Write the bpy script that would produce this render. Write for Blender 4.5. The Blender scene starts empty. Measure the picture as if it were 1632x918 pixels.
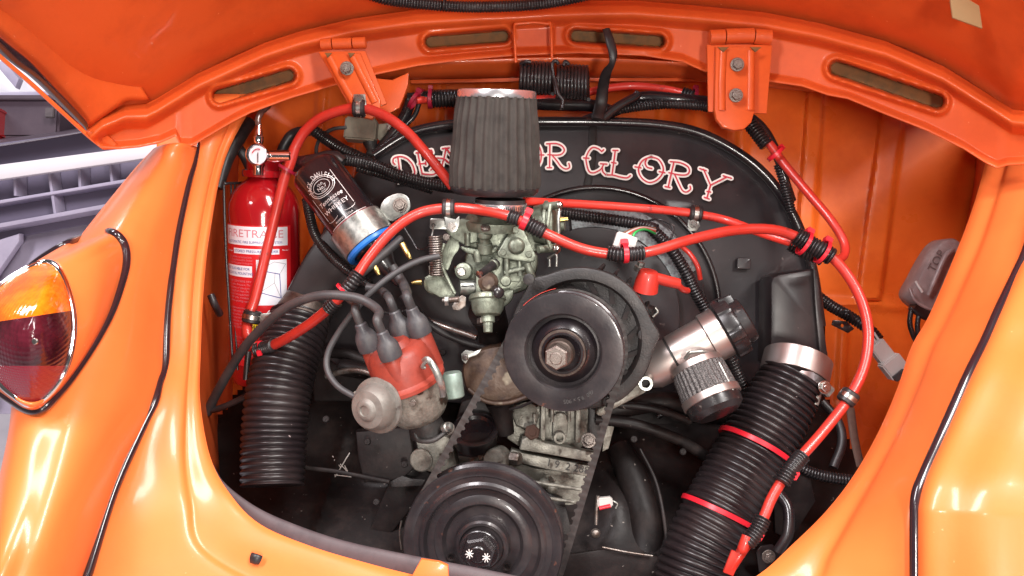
import bpy, bmesh, math, random
import numpy as np
from mathutils import Matrix, Vector
random.seed(4)
S = bpy.context.scene
COL = S.collection
# ------------------------------------------------------------ camera
F = 1281.0; W, H = 1632.0, 918.0
cam_d = bpy.data.cameras.new('camera'); cam = bpy.data.objects.new('camera', cam_d); COL.objects.link(cam)
cam_d.sensor_width = 36.0; cam_d.lens = 36.0 * F / W; cam_d.clip_start = 0.02; cam_d.clip_end = 60
cam.location = (0, -1.0, 1.42); cam.rotation_euler = (math.radians(90 - 20), 0, 0)
S.camera = cam
CM = Matrix.Translation(cam.location) @ cam.rotation_euler.to_matrix().to_4x4()
CR = np.array(CM.to_3x3()); CT = np.array(CM.translation)
# ------------------------------------------------------------ light of the garage (indoors)
wd = bpy.data.worlds.new('World'); S.world = wd; wd.use_nodes = True
bg = wd.node_tree.nodes['Background']; bg.inputs[0].default_value = (1.0, 0.95, 0.92, 1); bg.inputs[1].default_value = 0.09

def lamp(name, loc, target, energy, sx, sy, color=(1, 0.96, 0.93)):
    l = bpy.data.lights.new(name, 'AREA'); l.shape = 'RECTANGLE'; l.size = sx; l.size_y = sy; l.energy = energy; l.color = color
    o = bpy.data.objects.new(name, l); COL.objects.link(o); o.location = loc
    o.rotation_euler = (Vector(target) - Vector(loc)).to_track_quat('-Z', 'Y').to_euler(); return o
lamp('ceiling_tube', (0.8, -1.15, 2.8), (0, -.2, 0.9), 72, 0.34, 1.3)
lamp('ceiling_tube', (-0.9, -1.1, 2.8), (0, -.2, 0.9), 62, 0.34, 1.3, (1, 0.95, 0.97))
lamp('phone_torch', (0.03, -1.0, 1.44), (0, 0, 0.98), 1.1, 0.02, 0.02, (1, 0.95, 0.9))
lamp('bay_fill', (0.22, -2.2, 1.50), (0.05, 0.2, 1.15), 24, 0.16, 0.30, (1, 0.93, 0.86))  # unseen lamp placed far back to light firewall and lid evenly
lamp('low_fill', (0.1, -1.6, 0.75), (0, 0, 1.2), 0.7, 0.5, 0.35, (1, 0.93, 0.88))  # unseen fill added low in front to lift the lid underside
lamp('far_ceiling_tube', (-2.4, 1.0, 2.9), (-1.8, 1.0, 0.8), 48, 0.3, 1.5, (0.93, 0.92, 1))
S.view_settings.view_transform = 'Standard'; S.view_settings.look = 'None'; S.view_settings.exposure = 0.0; S.view_settings.gamma = 1.0
S.cycles.max_bounces = 6; S.cycles.use_denoising = True

# ------------------------------------------------------------ helpers
def C3(p):                     # photo pixel + depth -> camera space
    x, y, d = p
    return np.array([(x - W/2) / F * d, -(y - H/2) / F * d, -d])
def V3(a): return np.array([a[0], -a[1], a[2]], float)      # right, down, toward the viewer -> camera space
def nrm(v): v = np.asarray(v, float); return v / (np.linalg.norm(v) + 1e-12)
def world(vs): return np.asarray(vs) @ CR.T + CT
MATS = {}
def M(name, col, rough=0.5, metal=0.0, coat=0.0, col2=None, nscale=40, lo=0.45, hi=0.65, bump=0.0, bscale=300, spec=0.5, rvar=0.0, trans=0.0, sss=0.0, dust=None):
    m = bpy.data.materials.new(name); m.use_nodes = True; nt = m.node_tree; N = nt.nodes; L = nt.links
    b = N['Principled BSDF']; MATS[name] = m
    b.inputs['Base Color'].default_value = (*col, 1); b.inputs['Roughness'].default_value = rough; b.inputs['Metallic'].default_value = metal
    b.inputs['Coat Weight'].default_value = coat; b.inputs['Coat Roughness'].default_value = 0.06; b.inputs['Specular IOR Level'].default_value = spec
    if name == 'orange_paint': b.inputs['Coat Roughness'].default_value = .12
    b.inputs['Transmission Weight'].default_value = trans
    if sss: b.inputs['Subsurface Weight'].default_value = sss; b.inputs['Subsurface Radius'].default_value = (.01, .004, .002); b.inputs['Subsurface Scale'].default_value = .5
    tc = N.new('ShaderNodeTexCoord'); co = tc.outputs['Object']
    out = None
    if col2 is not None:
        n = N.new('ShaderNodeTexNoise'); n.inputs['Scale'].default_value = nscale; n.inputs['Detail'].default_value = 6; n.inputs['Roughness'].default_value = .65
        L.new(co, n.inputs['Vector']); r = N.new('ShaderNodeMapRange'); r.inputs[1].default_value = lo; r.inputs[2].default_value = hi; L.new(n.outputs[0], r.inputs[0])
        mx = N.new('ShaderNodeMix'); mx.data_type = 'RGBA'; mx.inputs[6].default_value = (*col, 1); mx.inputs[7].default_value = (*col2, 1)
        L.new(r.outputs[0], mx.inputs[0]); out = mx.outputs[2]
    if dust is not None:
        n2 = N.new('ShaderNodeTexNoise'); n2.inputs['Scale'].default_value = dust[2]; n2.inputs['Detail'].default_value = 3; L.new(co, n2.inputs['Vector'])
        r2 = N.new('ShaderNodeMapRange'); r2.inputs[1].default_value = dust[1]; r2.inputs[2].default_value = dust[1] + .04; L.new(n2.outputs[0], r2.inputs[0])
        m2 = N.new('ShaderNodeMix'); m2.data_type = 'RGBA'; m2.inputs[7].default_value = (*dust[0], 1); L.new(r2.outputs[0], m2.inputs[0])
        if out is not None: L.new(out, m2.inputs[6])
        else: m2.inputs[6].default_value = (*col, 1)
        out = m2.outputs[2]
    if out is not None: L.new(out, b.inputs['Base Color'])
    if rvar:
        n3 = N.new('ShaderNodeTexNoise'); n3.inputs['Scale'].default_value = nscale * .7; n3.inputs['Detail'].default_value = 5; L.new(co, n3.inputs['Vector'])
        r3 = N.new('ShaderNodeMapRange'); r3.inputs[1].default_value = .3; r3.inputs[2].default_value = .7; r3.inputs[3].default_value = max(.03, rough - rvar); r3.inputs[4].default_value = rough + rvar
        L.new(n3.outputs[0], r3.inputs[0]); L.new(r3.outputs[0], b.inputs['Roughness'])
    if bump:
        n4 = N.new('ShaderNodeTexNoise'); n4.inputs['Scale'].default_value = bscale; n4.inputs['Detail'].default_value = 3; L.new(co, n4.inputs['Vector'])
        bp = N.new('ShaderNodeBump'); bp.inputs['Strength'].default_value = bump; bp.inputs['Distance'].default_value = .001; L.new(n4.outputs[0], bp.inputs['Height']); L.new(bp.outputs[0], b.inputs['Normal'])
    return m
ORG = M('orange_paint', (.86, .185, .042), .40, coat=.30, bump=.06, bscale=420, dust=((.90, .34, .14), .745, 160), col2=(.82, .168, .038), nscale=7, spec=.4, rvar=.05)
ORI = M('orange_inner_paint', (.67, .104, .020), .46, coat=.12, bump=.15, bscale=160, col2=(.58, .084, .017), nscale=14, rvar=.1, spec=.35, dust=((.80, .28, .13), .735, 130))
RSH = M('olive_recess_shade', (.20, .085, .02), .7, col2=(.09, .055, .018), nscale=45)  # olive-dark shade inside slots and vents, put into the colour
BLK = M('black_gloss_paint', (.012, .009, .011), .28, coat=.4, col2=(.024, .019, .019), nscale=22, bump=.12, bscale=160, rvar=.1, dust=((.22, .19, .18), .73, 90))
SAT = M('black_satin_paint', (.019, .016, .018), .42, coat=.12, col2=(.031, .026, .028), nscale=15, bump=.1, bscale=200, rvar=.1, dust=((.16, .13, .12), .72, 70))
TIN = M('black_oily_tin', (.010, .007, .007), .55, coat=0, spec=.3, col2=(.032, .022, .02), nscale=26, lo=.48, hi=.75, bump=.35, bscale=130, rvar=.15, dust=((.22, .19, .17), .715, 150))
DUCT = M('black_duct_rubber', (.013, .009, .010), .36, coat=0, col2=(.025, .017, .017), nscale=18, rvar=.1, dust=((.35, .28, .27), .75, 120))
RUB = M('black_rubber', (.017, .014, .015), .42, spec=.5, rvar=.08, nscale=60, col2=(.03, .025, .026))
PLA = M('black_plastic', (.014, .012, .013), .3, spec=.5, rvar=.1, nscale=60, col2=(.022, .019, .02), dust=((.09, .08, .075), .68, 160))
GRY = M('grey_lead_rubber', (.038, .036, .038), .5, col2=(.055, .05, .05), nscale=50)
BOOT = M('grey_boot_rubber', (.05, .048, .053), .45, col2=(.075, .07, .07), nscale=60, rvar=.1)
ALU = M('cast_aluminium', (.30, .29, .25), .5, metal=.45, col2=(.09, .075, .06), nscale=75, lo=.42, hi=.72, bump=.6, bscale=500, rvar=.12, dust=((.045, .03, .022), .64, 38))
ZNC = M('greenish_carburettor_alloy', (.25, .275, .215), .42, metal=.5, col2=(.075, .078, .058), nscale=60, lo=.42, hi=.68, bump=.35, bscale=600, rvar=.12, dust=((.10, .075, .04), .66, 50))
DAL = M('dark_alternator_alloy', (.028, .026, .026), .5, metal=.3, col2=(.048, .042, .04), nscale=40, bump=.4, bscale=500, rvar=.1)
PUL = M('worn_black_pulley', (.024, .020, .022), .34, metal=.2, coat=.25, col2=(.045, .036, .036), nscale=25, bump=.12, bscale=300, rvar=.1, dust=((.15, .06, .04), .71, 60))
STL = M('steel', (.55, .53, .50), .28, metal=1, col2=(.35, .31, .28), nscale=90, rvar=.1)
DZN = M('dull_grey_zinc', (.21, .195, .175), .55, metal=.35, col2=(.13, .115, .10), nscale=60, lo=.4, hi=.7, bump=.2, rvar=.1, dust=((.06, .045, .04), .68, 60))
DST2 = M('dark_worn_steel', (.10, .078, .066), .45, metal=.6, col2=(.05, .032, .026), nscale=70, bump=.3, rvar=.1)
DST = M('dull_steel', (.25, .22, .20), .4, metal=.8, col2=(.13, .09, .07), nscale=90, bump=.3, rvar=.1)
BRS = M('brass', (.50, .38, .14), .35, metal=1)
GAL = M('galvanised_steel', (.40, .40, .37), .38, metal=.85, col2=(.24, .245, .23), nscale=130, lo=.4, hi=.6, rvar=.12)
FRO = M('pitted_galvanised_plate', (.26, .30, .31), .5, metal=.4, col2=(.12, .12, .13), nscale=170, lo=.45, hi=.6, bump=.5, bscale=300)
CAPM = M('brushed_cap_metal', (.82, .80, .82), .22, metal=.9)
FWP = M('firewall_orange_paint', (.86, .165, .022), .32, coat=.5, bump=.15, bscale=90, col2=(.76, .125, .014), nscale=12, rvar=.08)
CHR = M('chrome', (.85, .83, .84), .08, metal=1)
PCH = M('polished_tube', (.42, .37, .35), .38, metal=.9, col2=(.45, .36, .33), nscale=20, rvar=.08)
RED = M('red_tube', (.50, .030, .019), .38, coat=.2, col2=(.42, .026, .018), nscale=45, rvar=.1, dust=((.25, .03, .02), .70, 90))
RDD = M('red_scuffed_tube', (.74, .045, .03), .4, coat=.2, col2=(.30, .02, .02), nscale=80, lo=.55, hi=.7)
TIE = M('red_nylon', (.60, .014, .028), .35, sss=.0)
TDK = M('dark_red_nylon', (.30, .008, .03), .4)
CAPR = M('red_distributor_plastic', (.27, .040, .024), .45, col2=(.20, .03, .02), nscale=55, lo=.42, hi=.72, rvar=.1, bump=.15, dust=((.10, .05, .04), .68, 70))
XRD = M('extinguisher_red', (.34, .006, .010), .15, coat=1.0)
LRD = M('label_red', (.62, .015, .02), .3, coat=.6)
WHT = M('white_vinyl', (.78, .74, .70), .4)
LET = M('letter_red_vinyl', (.55, .025, .05), .4)
LBW = M('label_white', (.80, .78, .84), .3, coat=.5)
BLU = M('blue_rubber', (.02, .16, .55), .35)
INK = M('blue_ink', (.03, .04, .25), .4)
PNK = M('faded_red_ink', (.62, .20, .24), .4)
YEL = M('yellow_label', (.85, .62, .02), .4)
RST = M('rusty_brown_cover', (.085, .05, .032), .5, metal=.2, col2=(.045, .024, .018), nscale=60, bump=.6, bscale=150, rvar=.15, dust=((.26, .22, .16), .62, 25))
RUST = M('rust', (.10, .055, .04), .7, metal=.3, col2=(.08, .04, .03), nscale=120, bump=.6)
FAB = M('grey_brown_filter_cotton', (.042, .035, .030), .9, col2=(.027, .022, .019), nscale=50, bump=.9, bscale=1300)
MSH = M('fine_steel_mesh', (.20, .185, .18), .5, metal=.5, col2=(.03, .027, .027), nscale=900, lo=.42, hi=.55, bump=.8, bscale=1400)
WPL = M('white_connector_plastic', (.46, .43, .41), .4, sss=0)
DPL = M('dusty_clear_plastic', (.24, .17, .165), .4, trans=.15, col2=(.34, .26, .25), nscale=45, rvar=.1)
AMB = M('amber_lens', (.85, .13, .004), .10, coat=1.0, col2=(.95, .24, .01), nscale=30, sss=.15)
DRL = M('dark_red_lens', (.03, .003, .006), .2, coat=.25, col2=(.09, .009, .018), nscale=20)
RRL = M('red_reflector_lens', (.20, .007, .02), .25, coat=.3)
OLV = M('olive_grey_paint', (.21, .185, .14), .5, metal=.1, col2=(.15, .13, .10), nscale=40, bump=.2)
TAPE = M('brown_card_pad', (.34, .22, .10), .7)
BEAD = M('black_beading', (.022, .012, .016), .22, coat=.5)
LIL = M('lilac_grey_plastic', (.38, .34, .44), .55, col2=(.30, .27, .37), nscale=6)
DKP = M('dark_crate_plastic', (.045, .026, .04), .5, col2=(.07, .045, .06), nscale=4)
FLR = M('pale_garage_floor', (.62, .57, .60), .5, col2=(.5, .46, .5), nscale=3)
WAL = M('white_garage_wall', (.8, .78, .82), .6)
SEAL = M('grey_foam_seal', (.085, .065, .07), .6, col2=(.06, .045, .05), nscale=40)
GRN = M('green_wire', (.02, .35, .08), .4)
BRW = M('brown_wire', (.16, .08, .05), .4)
COIL = M('coil_black_label', (.010, .008, .010), .2, coat=.25)
PNKL = M('crimson_label_band', (.50, .012, .06), .25, coat=.6)
SIL = M('silver_print', (.62, .56, .55), .35, metal=.3)
CLH = M('clear_brown_hose', (.12, .06, .05), .15, coat=1.0)

def ribs(m, sc):
    nt = m.node_tree; N = nt.nodes; Lk = nt.links; b = N['Principled BSDF']; tc = N.new('ShaderNodeTexCoord'); last = None
    for ax in ('X', 'Z'):
        w = N.new('ShaderNodeTexWave'); w.bands_direction = ax; w.inputs['Scale'].default_value = sc; Lk.new(tc.outputs['Object'], w.inputs['Vector'])
        bp = N.new('ShaderNodeBump'); bp.inputs['Strength'].default_value = .14; bp.inputs['Distance'].default_value = .001; Lk.new(w.outputs[1], bp.inputs['Height'])
        if last: Lk.new(last.outputs[0], bp.inputs['Normal'])
        last = bp
    Lk.new(last.outputs[0], b.inputs['Normal'])
ribs(AMB, 75); ribs(DRL, 75); ribs(RRL, 120)
ROOTS = {}
def thing(name, label, cat, at, group=None, kind=None):
    o = bpy.data.objects.new(name, None); COL.objects.link(o); o.empty_display_size = .02
    o.location = world([C3(at)])[0]; o['label'] = label; o['category'] = cat
    if group: o['group'] = group
    if kind: o['kind'] = kind
    return o
def tag(o, label, cat, group=None):
    o['label'] = label; o['category'] = cat
    if group: o['group'] = group
    return o
def rootpos(o):
    p = Vector((0, 0, 0))
    while o: p += o.location; o = o.parent
    return np.array(p)
def mesh(name, vc, faces, mat, parent=None, smooth=40, sharp=True):
    """vc: camera-space vertices"""
    v = world(vc); c = (v.min(0) + v.max(0)) / 2
    me = bpy.data.meshes.new(name); me.from_pydata((v - c).tolist(), [], faces); me.update()
    bm = bmesh.new(); bm.from_mesh(me); bmesh.ops.remove_doubles(bm, verts=bm.verts, dist=1e-7); bmesh.ops.recalc_face_normals(bm, faces=bm.faces); bm.to_mesh(me); bm.free()
    if smooth: 
        me.shade_smooth(); me.set_sharp_from_angle(angle=math.radians(smooth))
    for m in (mat if isinstance(mat, (list, tuple)) else [mat]): me.materials.append(m)
    o = bpy.data.objects.new(name, me); COL.objects.link(o)
    if parent: o.parent = parent; o.location = c - rootpos(parent)
    else: o.location = c
    return o
def cr(pts, n=8, closed=False):
    P = np.array(pts, float); k = len(P)
    if k < 3: 
        t = np.linspace(0, 1, n * (k - 1) + 1)[:, None]; return P[0] * (1 - t) + P[-1] * t
    out = []
    rng = range(k if closed else k - 1)
    for i in rng:
        if closed: a, b, c, d = P[(i-1) % k], P[i], P[(i+1) % k], P[(i+2) % k]
        else:
            b, c = P[i], P[i+1]; a = P[i-1] if i > 0 else 2*b - c; d = P[i+2] if i + 2 < k else 2*c - b
        for j in range(n):
            t = j / n; out.append(.5*((2*b) + (c-a)*t + (2*a-5*b+4*c-d)*t*t + (3*b-a-3*c+d)*t**3))
    if not closed: out.append(P[-1])
    return np.array(out)
def resample(P, step):
    s = np.r_[0, np.cumsum(np.linalg.norm(np.diff(P, axis=0), axis=1))]; n = max(3, int(s[-1] / step) + 1); q = np.linspace(0, s[-1], n)
    return np.stack([np.interp(q, s, P[:, i]) for i in range(P.shape[1])], 1), q
def frames(P, closed=False):
    T = np.gradient(P, axis=0); T /= np.linalg.norm(T, axis=1)[:, None] + 1e-12
    n = nrm(np.cross(T[0], [0, 0, 1]) if abs(T[0][2]) < .95 else np.cross(T[0], [1, 0, 0])); Ns = []
    for t in T: n = nrm(n - t * np.dot(n, t)); Ns.append(n)
    Ns = np.array(Ns); return T, Ns, np.cross(T, Ns)
def tube(name, pts, r, mat, parent=None, corr=None, seg=12, n=8, flat=None, step=None, closed=False, zflat=False):
    """pts (x,y,d) pixel; r in pixels (number or list); corr=(period px, amplitude px); flat=(a,b): elliptic section in view plane/out of it"""
    P = np.array(pts, float); rr = np.interp(np.linspace(0, 1, len(P)), np.linspace(0, 1, len(np.atleast_1d(r))), np.atleast_1d(r))
    Q = cr(np.c_[P, rr], n)
    X = np.array([C3(q[:3]) for q in Q]); R = Q[:, 3] * Q[:, 2] / F
    px = np.mean(Q[:, 2]) / F
    st = step * px if step else (corr[0] * px / 8 if corr else None)
    XR = np.c_[X, R]
    if st:
        s = np.r_[0, np.cumsum(np.linalg.norm(np.diff(X, axis=0), axis=1))]; m = max(3, int(s[-1] / st) + 1); q = np.linspace(0, s[-1], m)
        XR = np.stack([np.interp(q, s, XR[:, i]) for i in range(4)], 1)
        if corr:
            ph = q / (corr[0] * px) * 2 * math.pi
            XR[:, 3] += corr[1] * px * (np.abs(np.cos(ph / 2)) ** .8 * 2 - 1.2)
    X, R = XR[:, :3], XR[:, 3]
    T, N1, N2 = frames(X)
    if zflat or flat:   # lay section axes in the view plane / toward the viewer
        Zv = np.array([0, 0, 1.]); N2 = np.array([nrm(Zv - t * np.dot(Zv, t)) for t in T]); N1 = np.cross(N2, T)
    a, b = flat if flat else (1, 1)
    th = np.linspace(0, 2*math.pi, seg, endpoint=False)
    V = []; Fc = []
    for i in range(len(X)):
        for t in th: V.append(X[i] + R[i] * (math.cos(t) * a * N1[i] + math.sin(t) * b * N2[i]))
    for i in range(len(X) - 1):
        for j in range(seg): k = (j + 1) % seg; Fc.append((i*seg+j, i*seg+k, (i+1)*seg+k, (i+1)*seg+j))
    Fc.append(tuple(range(seg))[::-1]); Fc.append(tuple(range((len(X)-1)*seg, len(X)*seg)))
    return mesh(name, V, Fc, mat, parent, 60)
def basis(axis):
    a = nrm(V3(axis)); u = nrm(np.cross([0, 1, 0], a) if abs(a[1]) < .9 else np.cross(a, [0, 0, 1])); return a, u, np.cross(a, u)
def lathe(name, c, axis, prof, mat, parent=None, seg=48, fr=None, caps=True, smooth=35, arc=None):
    """prof [(h,r)] in pixels at c's depth, h along axis"""
    a, u, v = basis(axis); o = C3(c); s = c[2] / F; V = []; Fc = []
    full = arc is None; t0, t1 = (0, 2*math.pi) if full else arc
    ns = seg if full else seg + 1
    for h, r in prof:
        for j in range(ns):
            t = t0 + (t1 - t0) * j / seg; q = r * (fr(t, h, r) if fr else 1)
            V.append(o + s * (h * a + q * (math.cos(t) * u + math.sin(t) * v)))
    for i in range(len(prof) - 1):
        for j in range(seg):
            k = (j + 1) % ns if full else j + 1; Fc.append((i*ns+j, i*ns+k, (i+1)*ns+k, (i+1)*ns+j))
    if caps and full:
        Fc.append(tuple(range(ns))[::-1]); Fc.append(tuple(range((len(prof)-1)*ns, len(prof)*ns)))
    return mesh(name, V, Fc, mat, parent, smooth)
def ring(name, c, axis, r0, r1, h0, h1, mat, parent=None, seg=40, b=.8, fr=None):
    return lathe(name, c, axis, [(h0, r0), (h0, r1-b), (h0+b, r1), (h1-b, r1), (h1, r1-b), (h1, r0), (h0, r0)], mat, parent, seg, caps=False, fr=fr)
def plate(name, outs, d, th, mat, parent=None, bev=1.0, plane=(0, 0), ref=None, smoothn=0, warp=None):
    """outs: outline or [outline, hole...] in px; front face at depth d (+plane gradient m/px), thickness th px backwards"""
    if not isinstance(outs[0][0], (list, tuple, np.ndarray)): outs = [outs]
    cu = bpy.data.curves.new('tmp', 'CURVE'); cu.dimensions = '2D'; cu.fill_mode = 'BOTH'; cu.extrude = max(.01, th/2 - bev); cu.bevel_depth = bev; cu.bevel_resolution = 1; cu.offset = -bev
    for o in outs:
        q = cr(o, smoothn, True) if smoothn else np.array(o, float)
        sp = cu.splines.new('POLY'); sp.points.add(len(q) - 1); sp.use_cyclic_u = True
        for i, p in enumerate(q): sp.points[i].co = (p[0], -p[1], 0, 1)
    ob = bpy.data.objects.new('tmp', cu); me = bpy.data.meshes.new_from_object(ob)
    v = np.array([w.co[:] for w in me.vertices]); fc = [tuple(p.vertices) for p in me.polygons]
    bpy.data.objects.remove(ob); bpy.data.curves.remove(cu); bpy.data.meshes.remove(me)
    rx, ry = ref if ref else (outs[0][0][0], outs[0][0][1])
    out = []
    for x, y, z in v:
        yy = -y; dd = d + plane[0]*(x-rx) + plane[1]*(yy-ry)
        if warp: dd += warp(x, yy)
        p = C3((x, yy, dd)); back = (th/2 - z) * d / F
        out.append(p - np.array([0, 0, back]))
    return mesh(name, out, fc, mat, parent, 35)
def rot2(pts, c, deg):
    a = math.radians(deg); return [(c[0] + x*math.cos(a) - y*math.sin(a), c[1] + x*math.sin(a) + y*math.cos(a)) for x, y in pts]
def rrect(w, h, r=3, n=3):
    o = []
    for cx, cy, a0 in ((w/2-r, h/2-r, 0), (-w/2+r, h/2-r, 90), (-w/2+r, -h/2+r, 180), (w/2-r, -h/2+r, 270)):
        for i in range(n+1): a = math.radians(a0 + 90*i/n); o.append((cx + r*math.cos(a), cy + r*math.sin(a)))
    return o
def rbox(name, c, w, h, th, mat, parent=None, deg=0, r=2, bev=1): return plate(name, rot2(rrect(w, h, r), c[:2], deg), c[2], th, mat, parent, bev)
def obox(name, c, dims, ax, ay, mat, parent=None, bev=.15):
    """oriented box: dims px along ax, ay (view dirs) and their cross; bevelled"""
    x = nrm(V3(ax)); y = V3(ay); y = nrm(y - x*np.dot(x, y)); z = np.cross(x, y); s = c[2]/F; o = C3(c)
    bm = bmesh.new(); bmesh.ops.create_cube(bm, size=1)
    for w in bm.verts: w.co = Vector((w.co.x*dims[0], w.co.y*dims[1], w.co.z*dims[2]))
    bmesh.ops.bevel(bm, geom=bm.edges[:], offset=bev*min(dims), segments=2, affect='EDGES')
    bm.verts.index_update(); v = [o + s*(w.co.x*x + w.co.y*y + w.co.z*z) for w in bm.verts]; fc = [tuple(q.index for q in f.verts) for f in bm.faces]; bm.free()
    return mesh(name, v, fc, mat, parent, 40)
SH = {}
def ondepth(name, x, y):
    A = SH[name]; q = (A[:, 0]-x)**2 + (A[:, 1]-y)**2; k = np.argsort(q)[:6]; w = 1/(q[k]+4); return float((A[k, 2]*w).sum()/w.sum())
def sheet(name, rows, nu, nv, mat, parent=None, dfun=None, thick=0.0015, fmat=None, lin=False, keep=None):
    """rows[k][i]=(x,y,d): smooth surface"""
    A = np.array(rows, float)
    if not lin: A = np.array([cr(r, nu) for r in A]); A = np.array([cr(A[:, j], nv) for j in range(A.shape[1])]).transpose(1, 0, 2)
    SH[name] = np.array([[x_, y_, d_ + (dfun(x_, y_, 0, 0) if dfun and name == 'lower_tray' else 0)] for x_, y_, d_ in A.reshape(-1, 3)]); a, b = A.shape[:2]; V = []
    for i in range(a):
        for j in range(b):
            x, y, d = A[i, j]
            if dfun: d += dfun(x, y, i/(a-1), j/(b-1))
            V.append(C3((x, y, d)))
    fc = [];
    for i in range(a-1):
        for j in range(b-1):
            if keep and not keep((A[i, j, 0]+A[i+1, j+1, 0])/2, (A[i, j, 1]+A[i+1, j+1, 1])/2): continue
            fc.append((i*b+j, i*b+j+1, (i+1)*b+j+1, (i+1)*b+j))
    o = mesh(name, V, fc, mat, parent, 60)
    if thick:
        m = o.modifiers.new('solid', 'SOLIDIFY'); m.thickness = thick; m.offset = 0
    return o
# prototypes placed by matrix
def proto(prof_fn): 
    me = prof_fn(); return me
def hexmesh(name, mat, rh=1, hh=.7, washer=1.35, round_=False):
    bm = bmesh.new()
    def cyl(r, z0, z1, seg, ch=0):
        pr = [(z0, r), (z1 - ch, r), (z1, r - ch * 1.2)] if ch else [(z0, r), (z1, r)]
        vs = [[bm.verts.new((q*math.cos(2*math.pi*j/seg), q*math.sin(2*math.pi*j/seg), z)) for j in range(seg)] for z, q in pr]
        for i in range(len(vs)-1):
            for j in range(seg): bm.faces.new((vs[i][j], vs[i][(j+1) % seg], vs[i+1][(j+1) % seg], vs[i+1][j]))
        bm.faces.new(vs[-1]); bm.faces.new(vs[0][::-1])
    if washer: cyl(washer, -.05, .15, 24, .04)
    cyl(rh, .15, .15 + hh, 20 if round_ else 6, .12)
    if not round_: cyl(rh * .5, .15 + hh - .02, .15 + hh + .12, 14, .05)
    me = bpy.data.meshes.new(name); bm.to_mesh(me); bm.free(); me.materials.append(mat); me.shade_smooth(); me.set_sharp_from_angle(angle=math.radians(30)); return me
def slotmesh(name, mat):
    bm = bmesh.new(); seg = 24; rows = []
    for z, r in ((0, 1), (.5, 1), (.7, .85), (.75, .6)):
        rows.append([bm.verts.new((r*math.cos(2*math.pi*j/seg), r*math.sin(2*math.pi*j/seg), z)) for j in range(seg)])
    for i in range(3):
        for j in range(seg): bm.faces.new((rows[i][j], rows[i][(j+1) % seg], rows[i+1][(j+1) % seg], rows[i+1][j]))
    bm.faces.new(rows[-1])
    for s in (-1, 1):     # raised halves either side of a slot
        vs = [bm.verts.new((x, s*y, z)) for z in (.7, .9) for x, y in ((-.75, .14), (.75, .14), (.55, .55), (-.55, .55))]
        f = [(4, 5, 6, 7), (0, 1, 5, 4), (1, 2, 6, 5), (2, 3, 7, 6), (3, 0, 4, 7)]
        for q in f: bm.faces.new([vs[k] for k in q])
    bmesh.ops.recalc_face_normals(bm, faces=bm.faces)
    me = bpy.data.meshes.new(name); bm.to_mesh(me); bm.free(); me.materials.append(mat); me.shade_smooth(); me.set_sharp_from_angle(angle=math.radians(30)); return me
HB = hexmesh('bolt', STL); HBD = hexmesh('bolt', DST); HBR = hexmesh('bolt', RUST, washer=0); SC = slotmesh('screw', STL); SCZ = slotmesh('screw', ZNC); SCD = slotmesh('screw', DST); SCT = slotmesh('tin_screw', TIN)
def inst(name, me, c, axis, r, parent, roll=0.3):
    a, u, v = basis(axis); s = r * c[2] / F
    u2 = math.cos(roll)*u + math.sin(roll)*v; v2 = np.cross(a, u2)
    R3 = CR @ np.stack([u2, v2, a], 1)
    o = bpy.data.objects.new(name, me); COL.objects.link(o); o.parent = parent
    m = Matrix([[*(R3[i]*s), 0] for i in range(3)] + [[0, 0, 0, 1]])
    m.translation = Vector(world([C3(c)])[0] - (rootpos(parent) if parent else 0)); o.matrix_local = m
    return o
TOW = (0, 0, 1)
def tie(c, axis, r, label, w=4.5, head=90, tail=0, hs=1.0, TIE=None):
    TIE = TIE or MATS['red_nylon']
    """cable tie round a bundle: band + ratchet head; head angle in the section (deg)"""
    t = thing('cable_tie', label, 'cable tie', c, 'cable ties around the tubing and wiring')
    ring('strap', c, axis, r-.2, r+1.4, -w/2, w/2, TIE, t, 32, b=.4)
    a, u, v = basis(axis); k = math.radians(head); dr = math.cos(k)*u + math.sin(k)*v; s = c[2]/F
    hc = C3(c) + dr * (r + 3.2*hs) * s
    x = (dr[0], -dr[1], dr[2]); y = (a[0], -a[1], a[2]); p = (hc[0]/(-hc[2])*F + W/2, -hc[1]/(-hc[2])*F + H/2, -hc[2])
    obox('ratchet_head', p, (6.5*hs, 8*hs, 9*hs), x, y, TIE, t, .12)
    if tail:
        z = np.cross(dr, a); e = hc + z * tail * s; q = (e[0]/(-e[2])*F + W/2, -e[1]/(-e[2])*F + H/2, -e[2])
        tube('tail', [p, q], 2.2, TIE, t, flat=(1, .4), seg=8)
    return t
def clip(c, axis, r, label, tab=None, w=11, bolt=None):
    """rubber-lined P-clip"""
    t = thing('pipe_clip', label, 'pipe clip', c, 'rubber lined clips holding the red tube')
    ring('rubber_lining', c, axis, r-.5, r+4, -w, w, RUB, t, 32, b=2, fr=lambda th, h, q: 1 + (.10 if abs(h) > w*.55 and q > r else 0))
    ring('metal_band', c, axis, r+3, r+6, -w*.36, w*.36, STL, t, 32, b=.4)
    if tab:
        plate('tab', tab, c[2] - .004, 2, GAL, t, .5)
    if bolt: inst('screw', HB, (*bolt[:2], c[2] - .006), TOW, bolt[2], t)
    return t
def textmesh(name, s, mapf, size, mat, parent, align='CENTER', extrude=0.0, font=None, subdiv=0):
    cu = bpy.data.curves.new('tmp', 'FONT'); cu.body = s; cu.size = size; cu.align_x = align; cu.align_y = 'CENTER'; cu.resolution_u = 3
    cu.extrude = extrude
    ob = bpy.data.objects.new('tmp', cu); me = bpy.data.meshes.new_from_object(ob)
    v = [mapf(w.co.x, w.co.y, w.co.z) for w in me.vertices]; fc = [tuple(p.vertices) for p in me.polygons]
    bpy.data.objects.remove(ob); bpy.data.curves.remove(cu); bpy.data.meshes.remove(me)
    return mesh(name, v, fc, mat, parent, 0) if v else None
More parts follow.
